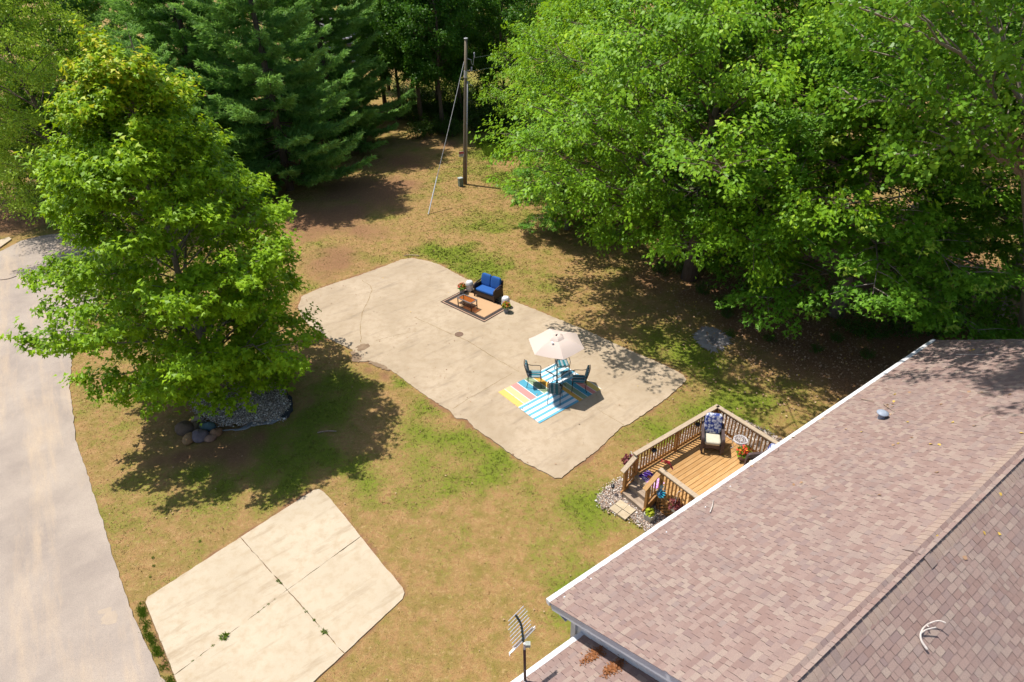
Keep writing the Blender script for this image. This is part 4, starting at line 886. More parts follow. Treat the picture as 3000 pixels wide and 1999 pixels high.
def tuft(rs, n, R, h, leaf, mat, name, wide=.4, up=.6, z0=0.0):
    a = rs.rand(n)*6.28; r = R*np.sqrt(rs.rand(n)); z = z0+h*(1-(r/R)**2*.7)*rs.uniform(.35, 1.0, n); pos = np.stack([np.cos(a)*r, np.sin(a)*r, z], 1); out = nrm(pos*[1, 1, 0]+rs.randn(n, 3)*.03+1e-4)
    nor = nrm(np.array([[0, 0, 1.0]])*up+out*.5+rs.randn(n, 3)*.4); tip = nrm(out+np.array([[0, 0, .2]])+rs.randn(n, 3)*.5)
    return leaves(name, pos, nor, tip, leaf*rs.uniform(.7, 1.3, n), np.clip(rs.rand(n), 0, 1), mat, wide)
def potted(label, p, prof, pm, rs_seed, R, flowers=True, parts=((L_POT, 70, .10), (L_RED, 60, .055)), h=.22, name='flower_pot', cat='flower pot', group=None, rz=0):
    t = thing(name, label, cat, p, rz, group); ztop = prof[-1][1]; o = MB().lathe(prof+[(prof[-1][0]*.9, ztop-.01), (prof[-1][0]*.86, ztop-.05)], 20).build('pot', pm, t, smooth=True)
    MB().lathe([(prof[-1][0]*.86, ztop-.055), (.001, ztop-.045)], 16).build('soil', SOILP, t); rs = np.random.RandomState(rs_seed)
    for i, (mt, n, lf) in enumerate(parts): link('foliage' if i == 0 else 'blossom', tuft(rs, n, R, h, lf, mt, 'foliage' if i == 0 else 'blossom', .5, .7, ztop-.04+(.06 if i else 0)), t)
    return t
gp = [(.10, 0), (.115, .02), (.10, .035), (.135, .22), (.15, .27), (.152, .29)]
potted('grey pot of red flowers left of the white stool on the patio', z1(740, 770, PZ), gp, GRYP, 1, .16, parts=((L_POT, 90, .10), (L_RED, 75, .06)), group='grey flower pots beside the sofa')
potted('grey pot of red flowers with trailing lime leaves at the right rug corner', z1(1750, 1210, PZ), gp, GRYP, 2, .16, parts=((L_POT, 90, .09), (L_RED, 65, .06), (L_LIME, 35, .08)), group='grey flower pots beside the sofa')

# ---------------------------------------------------------------- things on and around the deck
WIC2 = surf('brown_wicker', (.055, .034, .032), (.09, .06, .058), 30, .55, .4, .9, fine=65)
FLOR, nt, b = M('floral_fabric', .85, .15); c = coords(nt, 'Object'); v1 = nd(nt, 'ShaderNodeTexVoronoi', {'Vector': c, 'Scale': 11.0}).outputs[0]; n1, n2 = noise(nt, c, 22, 4, .7), noise(nt, c, 9, 3)
col = mixc(nt, rng(nt, v1, .40, .62), (.58, .60, .66), (.035, .06, .25)); col = mixc(nt, rng(nt, n1, .54, .62, 0, .85), col, (.03, .05, .22)); col = mixc(nt, rng(nt, n2, .58, .66, 0, .6), col, (.52, .54, .60)); nt.links.new(col, b.inputs['Base Color'])
CREAM = surf('cream_fabric', (.50, .46, .35), (.56, .52, .41), 14, .9, .1, .3, fine=120)
def armchair(label, loc, rz, first=None):
    if first: c = copy_tree(first); c.location = loc; c.rotation_euler = (0, 0, rz); c['label'] = label; return c
    t = thing('wicker_armchair', label, 'armchair', loc, rz, 'wicker armchairs on the deck')   # -y is the front
    m = MB(); m.box((0, 0, .26), (.54, .56, .12)); m.build('seat_base', WIC2, t)
    m = MB(); n = 14; V = []; 
    for i in range(n+1):
        x = -.27+.54*i/n; V += [(x, -.29, .32), (x, -.29, .14+.05*(1-abs(2*i/n-1)**2)), (x, -.265, .32), (x, -.265, .14+.05*(1-abs(2*i/n-1)**2))]
    m.add(V, [f for i in range(n) for f in ((4*i, 4*i+1, 4*i+5, 4*i+4), (4*i+2, 4*i+6, 4*i+7, 4*i+3), (4*i+1, 4*i+3, 4*i+7, 4*i+5))]); m.build('apron', WIC2, t)
    MB().box((0, .30, .60), (.56, .05, .66), R=Matrix.Rotation(-.18, 3, 'X')).build('back_panel', WIC2, t)
    for s in (-1, 1):
        MB().box((s*.29, .0, .42), (.045, .56, .36)).build('side_panel', WIC2, t)
        m = MB(); pts = arc([(s*.305, -.36, .12), (s*.305, -.35, .40), (s*.305, -.31, .585), (s*.305, -.12, .61), (s*.30, .12, .63), (s*.29, .33, .70)]); 
        for a, b in zip(pts[:-1], pts[1:]): m.beam(a, b+(b-a)*.15, .085, .045, up=(0, 0, 1) if abs((b-a).normalized().z) < .8 else (0, -1, 0))
        m.build('arm', WIC2, t)
        for yy in (-.32, .28): MB().box((s*.28, yy, .10), (.05, .05, .21)).build('leg', WIC2, t)
    MB().pillow((0, -.03, .385), (.50, .58, .15), None, .25, 24, 10).build('seat_cushion', CREAM, t, smooth=True)
    MB().pillow((0, .215, .78), (.52, .16, .66), Matrix.Rotation(-.2, 3, 'X'), .28, 24, 10).build('back_cushion', FLOR, t, smooth=True)
    return t
DT = DZ+.002
ac = armchair('brown wicker armchair with blue floral back cushion in full view on the deck', HW(8.62, -2.62, DT), math.radians(-12))
a2 = armchair('brown wicker armchair half hidden by the gutter, next to the deck flower pot', Vector((at(2194, 1331, DT+.61).x+.33, at(2194, 1331, DT+.61).y-.29, DT)), math.radians(-88), ac)
WIRE = plain('white_wire', (.72, .70, .72), .4)
wt = thing('wire_side_table', 'round white wire side table by the deck railing', 'side table', HW(9.16, -1.98, DT))
m = MB(); ring = lambda r, z: [(r*math.cos(k*math.pi/10), r*math.sin(k*math.pi/10), z) for k in range(21)]
for r in (.06, .12, .17): m.tube(ring(r, .46), .005, 5)
for k in range(12): a = k*math.pi/6; m.tube([(.03*math.cos(a), .03*math.sin(a), .46), (.19*math.cos(a+.25), .19*math.sin(a+.25), .46)], .005, 4)
m.build('wire_top', WIRE, wt); m = MB(); m.tube(ring(.2, .46), .012, 6); m.tube(ring(.2, .42), .008, 6)
for k in range(20): a = k*math.pi/10; m.tube([(.2*math.cos(a), .2*math.sin(a), .46), (.2*math.cos(a+.16), .2*math.sin(a+.16), .42)], .004, 4)
m.build('rim', WIRE, wt)
for k in range(3): a = k*2.094+.5; MB().tube(arc([(.18*math.cos(a), .18*math.sin(a), .43), (.22*math.cos(a), .22*math.sin(a), .25), (.15*math.cos(a), .15*math.sin(a), .12), (.24*math.cos(a), .24*math.sin(a), .0)]), .009, 6).build('leg', WIRE, wt)
potted('mauve round pot of red flowers on the deck boards', HW(8.97, -1.68, DT), [(.10, 0), (.13, .03), (.155, .16), (.155, .19), (.165, .195), (.168, .24)], surf('mauve_pot', (.26, .16, .15), (.32, .21, .20), 8, .55), 5, .17, parts=((L_POT, 90, .11), (L_RED, 60, .075)), h=.24)
# printed doormat
MATM, nt, b = M('printed_mat', .9, .1); c = coords(nt, 'Generated'); sp = nd(nt, 'ShaderNodeSeparateXYZ', {0: c}); n1 = noise(nt, c, 6, 4, .7); n2 = noise(nt, c, 14, 3)
col = mixc(nt, rng(nt, n1, .47, .53), (.45, .15, .48), (.62, .42, .62)); col = mixc(nt, rng(nt, n2, .56, .62, 0, .8), col, (.75, .68, .76))
dk = mth(nt, 'MULTIPLY', mth(nt, 'GREATER_THAN', sp.outputs[1], .62), mth(nt, 'LESS_THAN', n1, .56)); col = mixc(nt, dk, col, (.05, .02, .16))
nt.links.new(col, b.inputs['Base Color'])
dm = link('doormat', rawmesh('doormat', MB().box((0, 0, .005), (.40, .68, .01)).v, MB().box((0, 0, 0), (1, 1, 1)).f, MATM), None, HW(6.13, -2.72, DT+.006), (0, 0, YAW)); tag(dm, 'purple and pink printed doormat at the top of the deck steps', 'doormat')
MB().box((.02, .10, .0115), (.11, .13, .002), .2).build('printed_jar', plain('jar_orange', (.45, .12, .05)), dm)
m = MB()
for r in range(2):
    for k in range(5): m.box((-.10-r*.045, .22-k*.05+r*.02, .0115), (.028, .035, .002))
m.build('lettering', plain('mat_lettering', (.62, .58, .75)), dm)
# solar lights clipped to the railing
SOLR = plain('black_plastic', (.015, .016, .022), .35, .5); CLEAR = plain('lamp_lens', (.25, .28, .33), .2, .5)
def solar(label, p, rz):
    t = thing('solar_light', label, 'solar light', p, rz, 'solar lights on the deck railing')
    MB().lathe([(.045, -.09), (.075, -.06), (.085, -.01), (.085, .0), (.06, .015), (.001, .02)], 16).build('lamp_head', SOLR, t, smooth=True)
    MB().lathe([(.02, -.11), (.04, -.09), (.042, -.088)], 12).build('lens', CLEAR, t); MB().box((0, .07, -.04), (.03, .06, .05)).build('bracket', SOLR, t); return t
solar('round black solar light on the long railing near the deck steps', HW(6.52, -3.085, 1.26), YAW); solar('round black solar light on the long railing near the armchair', HW(8.45, -3.085, 1.26), YAW); solar('round black solar light on the far railing by the gutter', HW(9.35, -1.05, 1.26), YAW-1.57)
# garden spinners
REDM = plain('red_metal', (.55, .02, .045), .4, .4); BLM = surf('blue_metal', (.02, .26, .42), (.06, .42, .55), 14, .35, .5, .1)
sp_ = thing('garden_spinner', 'red flower-shaped wind spinner on the deck railing post', 'wind spinner', HW(6.02, -2.13, RZ), YAW)
MB().tube([(0, 0, 0), (-.02, .03, .16), (-.05, .07, .30)], .005, 6).build('stake', SOLR, sp_)
def blade(L, wd, tw):
    V = []; F = []
    for i in range(6):
        t = i/5; ww = wd*math.sin(min(1, t*1.1+.08)*math.pi*.92)+.003; zz = tw*math.sin(t*2.5)
        V += [(t*L, -ww, zz), (t*L, ww, -zz*.4+.004), (t*L, ww, -zz*.4), (t*L, -ww, zz-.004)]
        if i: k = 4*i; F += [(k-4, k, k+1, k-3), (k-2, k+2, k+3, k-1), (k-4, k-1, k+3, k), (k-3, k+1, k+2, k-2)]
    return V, F
V, F = blade(.15, .03, .03); bm_ = rawmesh('petal', V, F, REDM)
for k in range(6):
    o = link('petal', bm_, sp_, (-.05, .07, .30)); o.rotation_euler = (Matrix.Rotation(.5, 4, 'Z') @ Matrix.Rotation(math.radians(65), 4, 'Y') @ Matrix.Rotation(k*math.pi/3, 4, 'Z')).to_euler()
V, F = blade(.13, .022, .03); bm3 = rawmesh('petal', V, F, plain('wine_metal', (.32, .02, .05), .4))
for k in range(5):
    o = link('petal', bm3, sp_, (.04, -.05, .20)); o.rotation_euler = (Matrix.Rotation(-.4, 4, 'Z') @ Matrix.Rotation(math.radians(70), 4, 'Y') @ Matrix.Rotation(k*1.2566, 4, 'Z')).to_euler()
bs = thing('garden_spinner', 'turquoise blue many-petalled wind spinner beside the deck steps', 'wind spinner', HW(5.72, -1.98, 0), YAW)
MB().tube([(0, 0, 0), (0, 0, .95)], .008, 6).build('stake', SOLR, bs)
V, F = blade(.19, .021, .05); bm2 = rawmesh('petal', V, F, BLM); V, F = blade(.11, .02, .05); bm4 = rawmesh('petal', V, F, plain('navy_metal', (.02, .10, .22), .4, .5))
for ring_, (me, nn, off) in enumerate(((bm2, 15, 0), (bm4, 9, .06))):
    for k in range(nn):
        o = link('petal', me, bs, (-.02-off, .0, .95)); o.rotation_euler = (Matrix.Rotation(math.radians(160), 4, 'Z') @ Matrix.Rotation(math.radians(62), 4, 'Y') @ Matrix.Rotation(k*2*math.pi/nn, 4, 'Z')).to_euler()
# planters
WPOT = plain('white_plastic', (.62, .62, .62), .45); SQP = surf('stone_planter', (.42, .40, .34), (.50, .48, .42), 6, .7)
potted('white hanging pot of burgundy foliage on the near side of the deck', HW(5.83, -1.55, .50), [(.10, 0), (.115, .05), (.14, .18), (.15, .2)], WPOT, 6, .15, parts=((L_BURG, 130, .09),), h=.24, name='hanging_pot', cat='flower pot', group='burgundy hanging pots').children
hp = [o for o in COL.objects if o.name.startswith('hanging_pot')][0]
for k in range(3): a = k*2.094; MB().tube([(.14*math.cos(a), .14*math.sin(a), .2), (0, 0, .62)], .003, 4).build('hanger', WIRE, hp)
MB().tube(arc([(0, 0, .62), (.02, 0, .70), (.09, 0, .74), (.13, 0, .70)]), .006, 5).build('hook', WIRE, hp)
h2 = potted('hanging basket of burgundy foliage outside the corner post by the steps', HW(5.80, -3.36, .86), [(.08, 0), (.11, .05), (.13, .12), (.135, .14)], plain('dark_basket', (.05, .04, .035)), 7, .17, parts=((L_BURG, 130, .10),), h=.26, name='hanging_pot', cat='flower pot', group='burgundy hanging pots')
MB().tube(arc([(0, 0, .14), (.0, 0, .50), (.02, -.08, .57), (.02, -.19, .55)]), .006, 5).build('hook', WIRE, h2)
t = thing('square_planter', 'square pale planter with lime green leaves at the foot of the deck steps', 'planter', HW(5.38, -2.02, .01), YAW+.1)
m = MB(); m.box((0, 0, .11), (.21, .21, .22), taper=1.28); m.build('box', SQP, t)
m = MB()
for a in range(4): R = Matrix.Rotation(a*math.pi/2, 3, 'Z'); m.box(R @ Vector((0, .128, .225)), (.29, .03, .03), R=R)
m.build('rim', SQP, t); MB().box((0, 0, .219), (.22, .22, .006)).build('soil', SOILP, t); link('foliage', tuft(np.random.RandomState(3), 120, .11, .2, .07, L_LIME, 'foliage', .45, .7, .22), t)
t = thing('path_light', 'small black stake light in the gravel by the deck steps', 'path light', HW(5.20, -3.36, .01))
MB().tube([(0, 0, 0), (0, 0, .26)], .009, 6).build('stake', SOLR, t); MB().lathe([(.03, .24), (.055, .30), (.06, .34), (.05, .355), (.001, .36)], 14).build('lamp_head', SOLR, t, smooth=True)
pv = tag(link('stepping_pad', None, None, HW(5.0, -2.72, .03), (0, 0, YAW+math.radians(8))), kind='structure')
PAVM = surf('paver', (.44, .35, .23), (.52, .43, .30), 6, .85, .2, .4, rv=.3)
for i, (x, y, a, b) in enumerate(((-.13, .15, .24, .28), (.13, .13, .24, .30), (-.13, -.15, .24, .28), (.13, -.16, .24, .26))): MB().box((x, y, .0), (a, b, .05)).build('paver', PAVM, pv)

# ---------------------------------------------------------------- utility pole with guy wire, pedestal, antenna
def Wv(p): return Vector(p)
PB = at(1361.5, 538.6); H_P = 8.7
lo = at(1364, 117, H_P); LEAN = Vector((lo.x-PB.x, 0, 0))     # the pole leans a little
up_ = thing('utility_pole', 'leaning grey wooden utility pole with conduit, sign and guy wire', 'utility pole', PB)
PWD = surf('pole_wood', (.17, .135, .095), (.25, .205, .15), 5, .95, .1, .7, sc=(8, 8, .6), fine=16); GALV = plain('galvanised', (.38, .38, .40), .4, .5, .4)
pt = lambda z: Vector((LEAN.x*z/H_P, 0, z))
MB().tube([pt(-.1), pt(3), pt(6), pt(H_P)], [.125, .115, .10, .088], 14).build('post', PWD, up_, smooth=True); MB().lathe([(.12, 0), (.11, .04), (.001, .05)], 12, pt(H_P-.01)).build('pole_cap', WPOT, up_)
MB().tube([pt(0)+Vector((.12, -.07, 0)), pt(6.35)+Vector((.12, -.06, 0))], .042, 8).build('conduit', GALV, up_, smooth=True)
MB().tube([pt(6.55), pt(6.95)], .108, 14).build('band', plain('pale_band', (.55, .53, .52)), up_)
for i, z in enumerate((7.62, 6.98)):
    m = MB(); a = pt(z)+Vector((.1, -.05, 0)); m.tube([a, a+Vector((.22, -.04, -.06))], .018, 6); m.build('bracket', GALV, up_)
    ins = MB(); c = a+Vector((.42 if i == 0 else .26, -.05, .05 if i == 0 else -.05)); 
    ins.lathe([(.03, 0), (.06, .03), (.03, .06), (.06, .09), (.03, .12), (.06, .15), (.03, .18), (.055, .22), (.02, .3 if i == 0 else .2)], 10, c); ins.build('insulator', plain('porcelain', (.45, .42, .50), .3, .5), up_, smooth=True)
    if i == 0: MB().tube(arc([a+Vector((.2, -.04, -.05)), a+Vector((.26, -.05, -.3)), a+Vector((.33, -.05, -.32)), a+Vector((.36, -.05, -.05)), a+Vector((.42, -.05, .08))]), .02, 6).build('jumper_loop', GALV, up_)
    far_ = a+Vector((16, 9, 1.6)); MB().tube([c, (c+far_)/2+Vector((0, 0, -.5)), far_], .008, 4).build('power_line', plain('wire_green', (.10, .14, .12)), up_)
MB().tube([pt(6.3)+Vector((.12, -.1, 0)), pt(6.2)+Vector((.45, -.2, -.1))], .016, 6).build('step_bolt', GALV, up_)
gb = at(1255, 628)-PB; gt = pt(7.45)+Vector((-.1, 0, 0)); gv = (gt-gb); k = .24
MB().tube([gb+gv*k, gb+gv*.5+Vector((0, 0, -.05)), gt], .02, 5).build('guy_wire', plain('wire_grey', (.55, .52, .53), .4, .5, .4), up_)
MB().tube([gb, gb+gv*.12, gb+gv*.245], .035, 8).build('guy_guard', plain('guard_white', (.68, .68, .70), .4), up_)
sg = MB().box((-.08, -.155, 2.0), (.34, .012, .34), .35).build('sign', plain('sign_white', (.66, .64, .63), .4), up_)
MB().box((-.082, -.163, 2.085), (.32, .004, .14), .35).build('sign_header', plain('sign_red', (.55, .09, .09), .5), sg)
m = MB()
for i in range(3): m.box((-.085+.0, -.1635, 1.975-i*.045), (.24-.04*i, .004, .018), .35)
m.build('lettering', plain('sign_ink', (.12, .12, .13)), sg)
MB().box((.165, -.09, 1.15), (.02, .02, .5)).build('marker', plain('marker_red', (.5, .02, .06)), up_)
pd = thing('utility_pedestal', 'low grey-green utility pedestal box at the foot of the pole', 'utility box', at(1350, 545), .5)
PEDM = surf('pedestal_green', (.13, .17, .13), (.17, .21, .17), 6, .6); MB().box((0, 0, .25), (.26, .26, .52)).build('body', PEDM, pd); MB().box((0, 0, .525), (.3, .3, .05), taper=.92).build('lid', plain('pedestal_lid', (.45, .50, .48), .5), pd)
mp = thing('marker_post', 'grey utility marker post with red and white labels in the dark under the maples', 'marker post', at(1985, 748))
MB().box((0, 0, .35), (.22, .12, .72)).build('post', plain('marker_grey', (.18, .19, .19)), mp); MB().box((0, 0, .73), (.23, .13, .10)).build('cap', plain('marker_orange', (.5, .2, .02)), mp)
MB().box((-.045, -.064, .56), (.12, .008, .2)).build('white_label', plain('marker_white', (.7, .7, .66)), mp); MB().box((.065, -.064, .46), (.08, .008, .42)).build('red_label', plain('marker_red2', (.4, .01, .03)), mp)
# TV antenna beside the lower roof
ALU = plain('aluminium', (.60, .60, .63), .35, .5, .3); MASTM = plain('mast_paint', (.055, .018, .018), .5); SPN = plain('antenna_black', (.03, .045, .045), .5)
an = thing('tv_antenna', 'roof antenna with fine metal rods on a dark mast beside the lower gutter', 'antenna', HW(-1.55+.34, .62+.24, 0)+Vector((0, 0, -.22)))
AX = YAW
MB().tube([(0, 0, 0), (0, 0, 3.0)], .035, 10).build('mast_base', ALU, an); MB().tube([(0, 0, 3.0), (0, .02, 3.95)], .026, 10).build('mast', MASTM, an, smooth=True); MB().tube([(0, .02, 3.95), (0, .02, 4.12)], .022, 10).build('mast_tip', ALU, an)
MB().box((.06, 0, 4.12), (.09, .08, .07)).build('rotor', plain('rotor_grey', (.34, .36, .32)), an)
s0, s1 = Vector((-.02, .06, 4.10)), Vector((-.14, .30, 4.52)); rd_ = Vector((.70, .62, .18)).normalized(); spn = arc([s0, s0.lerp(s1, .5)+Vector((.03, .05, .03)), s1], 5)
MB().tube(spn, .022, 6).build('spine', SPN, an)
for i in range(9):
    c = s0.lerp(s1, i/8)+Vector((.02, .03, .02)); L = (.30, .27, .25, .27, .25, .23, .25, .22, .20)[i]; MB().tube([c-rd_*L, c+rd_*L*.85], .0075, 5).build('rod', ALU, an)
for s in (-1, 1): MB().tube([s0-rd_*.32+Vector((0, 0, .02*s)), s0-rd_*.34+Vector((0, .05, .02*s)), s0+rd_*.3+Vector((0, .05, .03*s))], .008, 5).build('loop_rod', ALU, an)
# boulders at the edge of the tree bed
def boulder(p, r, c, seed, label):
    rs = np.random.RandomState(seed); m = MB().lathe([(.01, -.35)]+[(math.cos(a), math.sin(a)*.75) for a in (-.4, 0, .35, .7, 1.05, 1.35)]+[(.01, .77)], 14); sx, sy = rs.uniform(.8, 1.25, 2); ph = rs.rand(4)*6.28
    V = []
    for v in m.v:
        th = math.atan2(v[1], v[0]); k = 1+.10*math.sin(2*th+ph[0])+.07*math.sin(3*th+ph[1]+v[2]*2)+.05*math.sin(5*th+ph[2])*v[2]; V.append((v[0]*r*sx*k, v[1]*r*sy*k, v[2]*r*(1+.1*math.sin(th+ph[3]))))
    o = link('boulder', rawmesh('boulder', V, m.f, surf('stone_%d' % seed, c, [x*.7 for x in c], 7, .9, .15, .5, fine=30), True), None, (p.x, p.y, r*.3)); return tag(o, label, 'boulder', 'boulders edging the gravel bed')
for i, (x, y, r, c, lb) in enumerate([(583, 1236, .21, (.36, .27, .21), 'rounded tan boulder on top of the boulder pile by the young maple'), (574, 1254, .20, (.22, .16, .10), 'brown boulder left in the boulder pile by the young maple'), (597, 1250, .17, (.20, .20, .17), 'narrow grey boulder wedged in the middle of the boulder pile'), (614, 1256, .23, (.10, .16, .17), 'teal grey boulder against the gravel bed'), (588, 1283, .27, (.21, .17, .18), 'large mauve grey boulder at the front of the boulder pile'), (617, 1287, .17, (.34, .21, .15), 'small pinkish boulder at the front of the boulder pile'), (635, 1272, .20, (.34, .19, .11), 'orange brown boulder at the right end of the boulder pile'), (545, 1262, .33, (.17, .12, .085), 'big brown boulder at the left of the boulder pile under the leaves'), (556, 1290, .24, (.36, .22, .11), 'ochre boulder at the lower left of the boulder pile')]): boulder(at(x, y), r, c, 200+i, lb)
for i, (l, mt, nm) in enumerate((([(720, 1078), (740, 1082), (790, 1118), (840, 1150), (832, 1156), (775, 1120), (740, 1098)], FABR, 'edging strip'), ([(648, 1262), (700, 1260), (740, 1238), (760, 1240), (790, 1236), (815, 1222), (822, 1230), (800, 1242), (735, 1250), (718, 1260), (690, 1262)], FABR, ''), ([(842, 1150), (858, 1172), (858, 1205), (842, 1226), (815, 1224), (838, 1205), (845, 1180)], BFAB, ''))):
    o = patch('landscape_fabric', pxs(l), .05, mt, 70+i, amp=.03, thick=.05); tag(o, ('grey fabric strip along the upper edge of the gravel bed', 'torn grey fabric sheet along the lower edge of the gravel bed', 'black fabric fold at the right tip of the gravel bed')[i], 'landscape fabric')

# ---------------------------------------------------------------- small stuff: gravel, grass, litter, weeds, twigs
tag(pebbles('gravel', TREEBED, 11000, .30, PEB1, 1, .018, .038), 'mixed dark gravel in the bed under the young maple', 'gravel', kind='stuff')
_hm = Matrix.Rotation(-YAW, 3, 'Z')
def indeck(X, Y):
    a = (X-E0.x)*HA.x+(Y-E0.y)*HA.y; b = (X-E0.x)*HB.x+(Y-E0.y)*HB.y
    return ((a > 6.4) & (a < 9.0) & (b > -2.8)) | ((np.abs(a-5.0) < .27) & (np.abs(b+2.72) < .32)) | (b > .3)
tag(pebbles('gravel', DECKBED, 15000, .015, PEB2, 2, .014, .032, indeck), 'pale pinkish gravel around the deck', 'gravel', kind='stuff')
rg = np.random.RandomState(12)
def in_slabs(X, Y, grow=0.0):
    r = np.zeros(X.shape, bool)
    for p in SLABS+[TREEBED, DECKBED]: r |= inside(p, X, Y)
    a = (X-E0.x)*HA.x+(Y-E0.y)*HA.y; b = (X-E0.x)*HB.x+(Y-E0.y)*HB.y
    return r | ((a > .3) & (b > .4)) | ((b > 1.2) & (a < .4))
def visible(X, Y):
    V = np.stack([X, Y, np.full(X.shape, -CAMH)], -1); z = V @ _fw; x = 1500+FPX*(V @ _X)/z; y = 999.5-FPX*(V @ _U)/z
    return (x > -80) & (x < 3080) & (y < 2080) & (y > 250)
n = 1000000; X = rg.uniform(-24, 16, n); Y = 6+rg.rand(n)**1.25*42; tc_ = rg.randint(0, 70000, 650000); X[:650000] = X[tc_]+rg.randn(650000)*.032; Y[:650000] = Y[tc_]+rg.randn(650000)*.032; jx, jy = rg.randn(n)*.05, rg.randn(n)*.05
k = visible(X, Y) & ~in_slabs(X+jx, Y+jy); g, d = lawn_attrs(X, Y); k &= rg.rand(n) > d*1.15-.1; k &= rg.rand(n) < .42+.58*np.clip(g*1.3, 0, 1)
X, Y, g, d = X[k], Y[k], g[k], d[k]; n = len(X); a = rg.rand(n)*6.28; hgt_ = rg.uniform(.015, .045, n)*(.75+.8*g)*(1+.35*(Y > 25)); wd = rg.uniform(.006, .013, n)*(1+(Y-10)/25); ln = rg.uniform(.2, 1.1, n)*hgt_; b2 = rg.rand(n)*6.28
B0 = np.stack([X, Y, hgt(X, Y)-.004], 1); sv = np.stack([np.cos(a), np.sin(a), 0*a], 1)*wd[:, None]; tv = np.stack([np.cos(b2)*ln, np.sin(b2)*ln, hgt_], 1)
V = np.stack([B0-sv, B0+sv, B0+tv], 1).reshape(-1, 3); F = np.arange(n*3).reshape(-1, 3)
print('grass blades', n)
tag(link('grass', rawmesh('grass', V, F, BLADE, False, {'green': np.repeat(g, 3), 'dirt': np.repeat(d*0, 3), 'tint': np.repeat(rg.rand(n), 3)})), 'short dry lawn grass with greener patches', 'grass', kind='stuff')
# taller grass by the pole and the thicket
LMG = leafmat('tall_grass', (.05, .12, .008), (.16, .24, .02), (.2, .3, .03))
def blades(name, X, Y, h0, h1, wd, mat, rs, label):
    n = len(X); a = rs.rand(n)*6.28; b = rs.rand(n)*6.28; h = rs.uniform(h0, h1, n); B = np.stack([X, Y, 0*X-.01], 1); s = np.stack([np.cos(a), np.sin(a), 0*a], 1)*wd; t = np.stack([np.cos(b)*h*.4, np.sin(b)*h*.4, h], 1)
    V = np.stack([B-s, B+s, B+t], 1).reshape(-1, 3); return tag(link(name, rawmesh(name, V, np.arange(n*3).reshape(-1, 3), mat, False, {'tint': np.repeat(rs.rand(n), 3)})), label, 'grass', kind='stuff')
pg = pxs([(1390, 440), (1440, 415), (1520, 415), (1560, 470), (1520, 460), (1450, 462)]); xs, ys = [p[0] for p in pg], [p[1] for p in pg]; X = rg.uniform(min(xs), max(xs), 40000); Y = rg.uniform(min(ys), max(ys), 40000); k = inside(pg, X+(vnoise(X, Y, .8, 3)-.5)*1.8, Y+(vnoise(X, Y, .6, 4)-.5)*2.4) & (vnoise(X, Y, .5, 7)+.5*rg.rand(len(X)) > .5)
blades('tall_grass', X[k][:6000], Y[k][:6000], .12, .6, .012, LMG, rg, 'tall green grass at the shaded edge right of the pole')
wl = [at(*q) for q in ((412, 1770), (418, 1800), (432, 1850), (450, 1890), (470, 1930), (490, 1980), (505, 2010))]; seg = rg.randint(0, 6, 5000); t = rg.rand(5000); X = np.array([wl[i].lerp(wl[i+1], u).x for i, u in zip(seg, t)])+rg.randn(5000)*.06; Y = np.array([wl[i].lerp(wl[i+1], u).y for i, u in zip(seg, t)])+rg.randn(5000)*.06
k = (vnoise(X, Y, .12, 3)+rg.rand(5000)*.5 > .75); X, Y = X[k], Y[k]
blades('weeds', X, Y, .01, .06, .012, LMG, rg, 'strip of green weeds between the road and the concrete pad')
WDM = []
for s in (5, 6, 7): WDM.append(tuft(np.random.RandomState(s), 80, .10, .10, .10, LMG, 'weed', .16, .4))
for i, (x, y, s) in enumerate([(658, 1868, 1.5), (625, 1893, .6), (565, 1938, .55), (590, 1922, .4), (758, 1795, .5), (774, 1782, .5), (787, 1772, .5), (806, 1758, .45), (728, 1818, .35), (815, 1703, .7), (823, 1710, .6), (897, 1795, .7), (920, 1818, .6), (950, 1853, 1.1), (935, 1838, .4), (448, 1634, .5), (450, 1658, .5), (585, 1586, .5), (440, 1690, .4), (890, 1785, .5), (838, 1725, .3), (1290, 1165, .3)]):
    tag(link('weed', WDM[i % 3], None, at(x, y, .0), (0, 0, i)), None); o = [q for q in COL.objects][-1]; s *= .55; o.scale = (s, s, s)
    lab = {0: 'largest green weed tuft growing in the pad joint', 13: 'spiky green weed low on the short pad joint'}.get(i, 'tiny green weed growing in a pad joint or at its edge'); tag(o, lab, 'weed', 'weeds in the pad joints')
# fallen leaves and litter
FL = leafmat('fallen_leaf', (.20, .10, .05), (.50, .34, .22), (.4, .25, .1), (.66, .44, .04), .1, .8)
def litter(n, xr, yr, keep, rs, size, zf): 
    X = rs.uniform(*xr, n); Y = rs.uniform(*yr, n); k = keep(X, Y); X, Y = X[k], Y[k]; n = len(X)
    return np.stack([X, Y, zf(X, Y)], 1), nrm(np.array([[0, 0, 1.0]])+rs.randn(n, 3)*.3), nrm(rs.randn(n, 3)*[1, 1, .2]), size*rs.uniform(.5, 1.4, n), np.where(rs.rand(n) < .05, .9+.1*rs.rand(n), rs.rand(n)*.75)
rl_ = np.random.RandomState(31)
def zf(X, Y): return np.where(inside(PATIO, X, Y), .03, np.where(inside(ROAD, X, Y), .03, .025))
D1 = litter(26000, (1, 20), (17, 30), lambda X, Y: visible(X, Y) & (rl_.rand(len(X)) < np.clip(blobs(X, Y, [(2330, 1000, 3, 1.0), (2200, 930, 2.6, .9), (2500, 1060, 2.2, 1.0), (2090, 880, 2.2, .6), (1950, 830, 2.5, .25)], .8), 0, 1)*.8) & ~inside(PATIO, X, Y) & ~((((X-E0.x)*HB.x+(Y-E0.y)*HB.y) > -.3)), rl_, .075, zf)
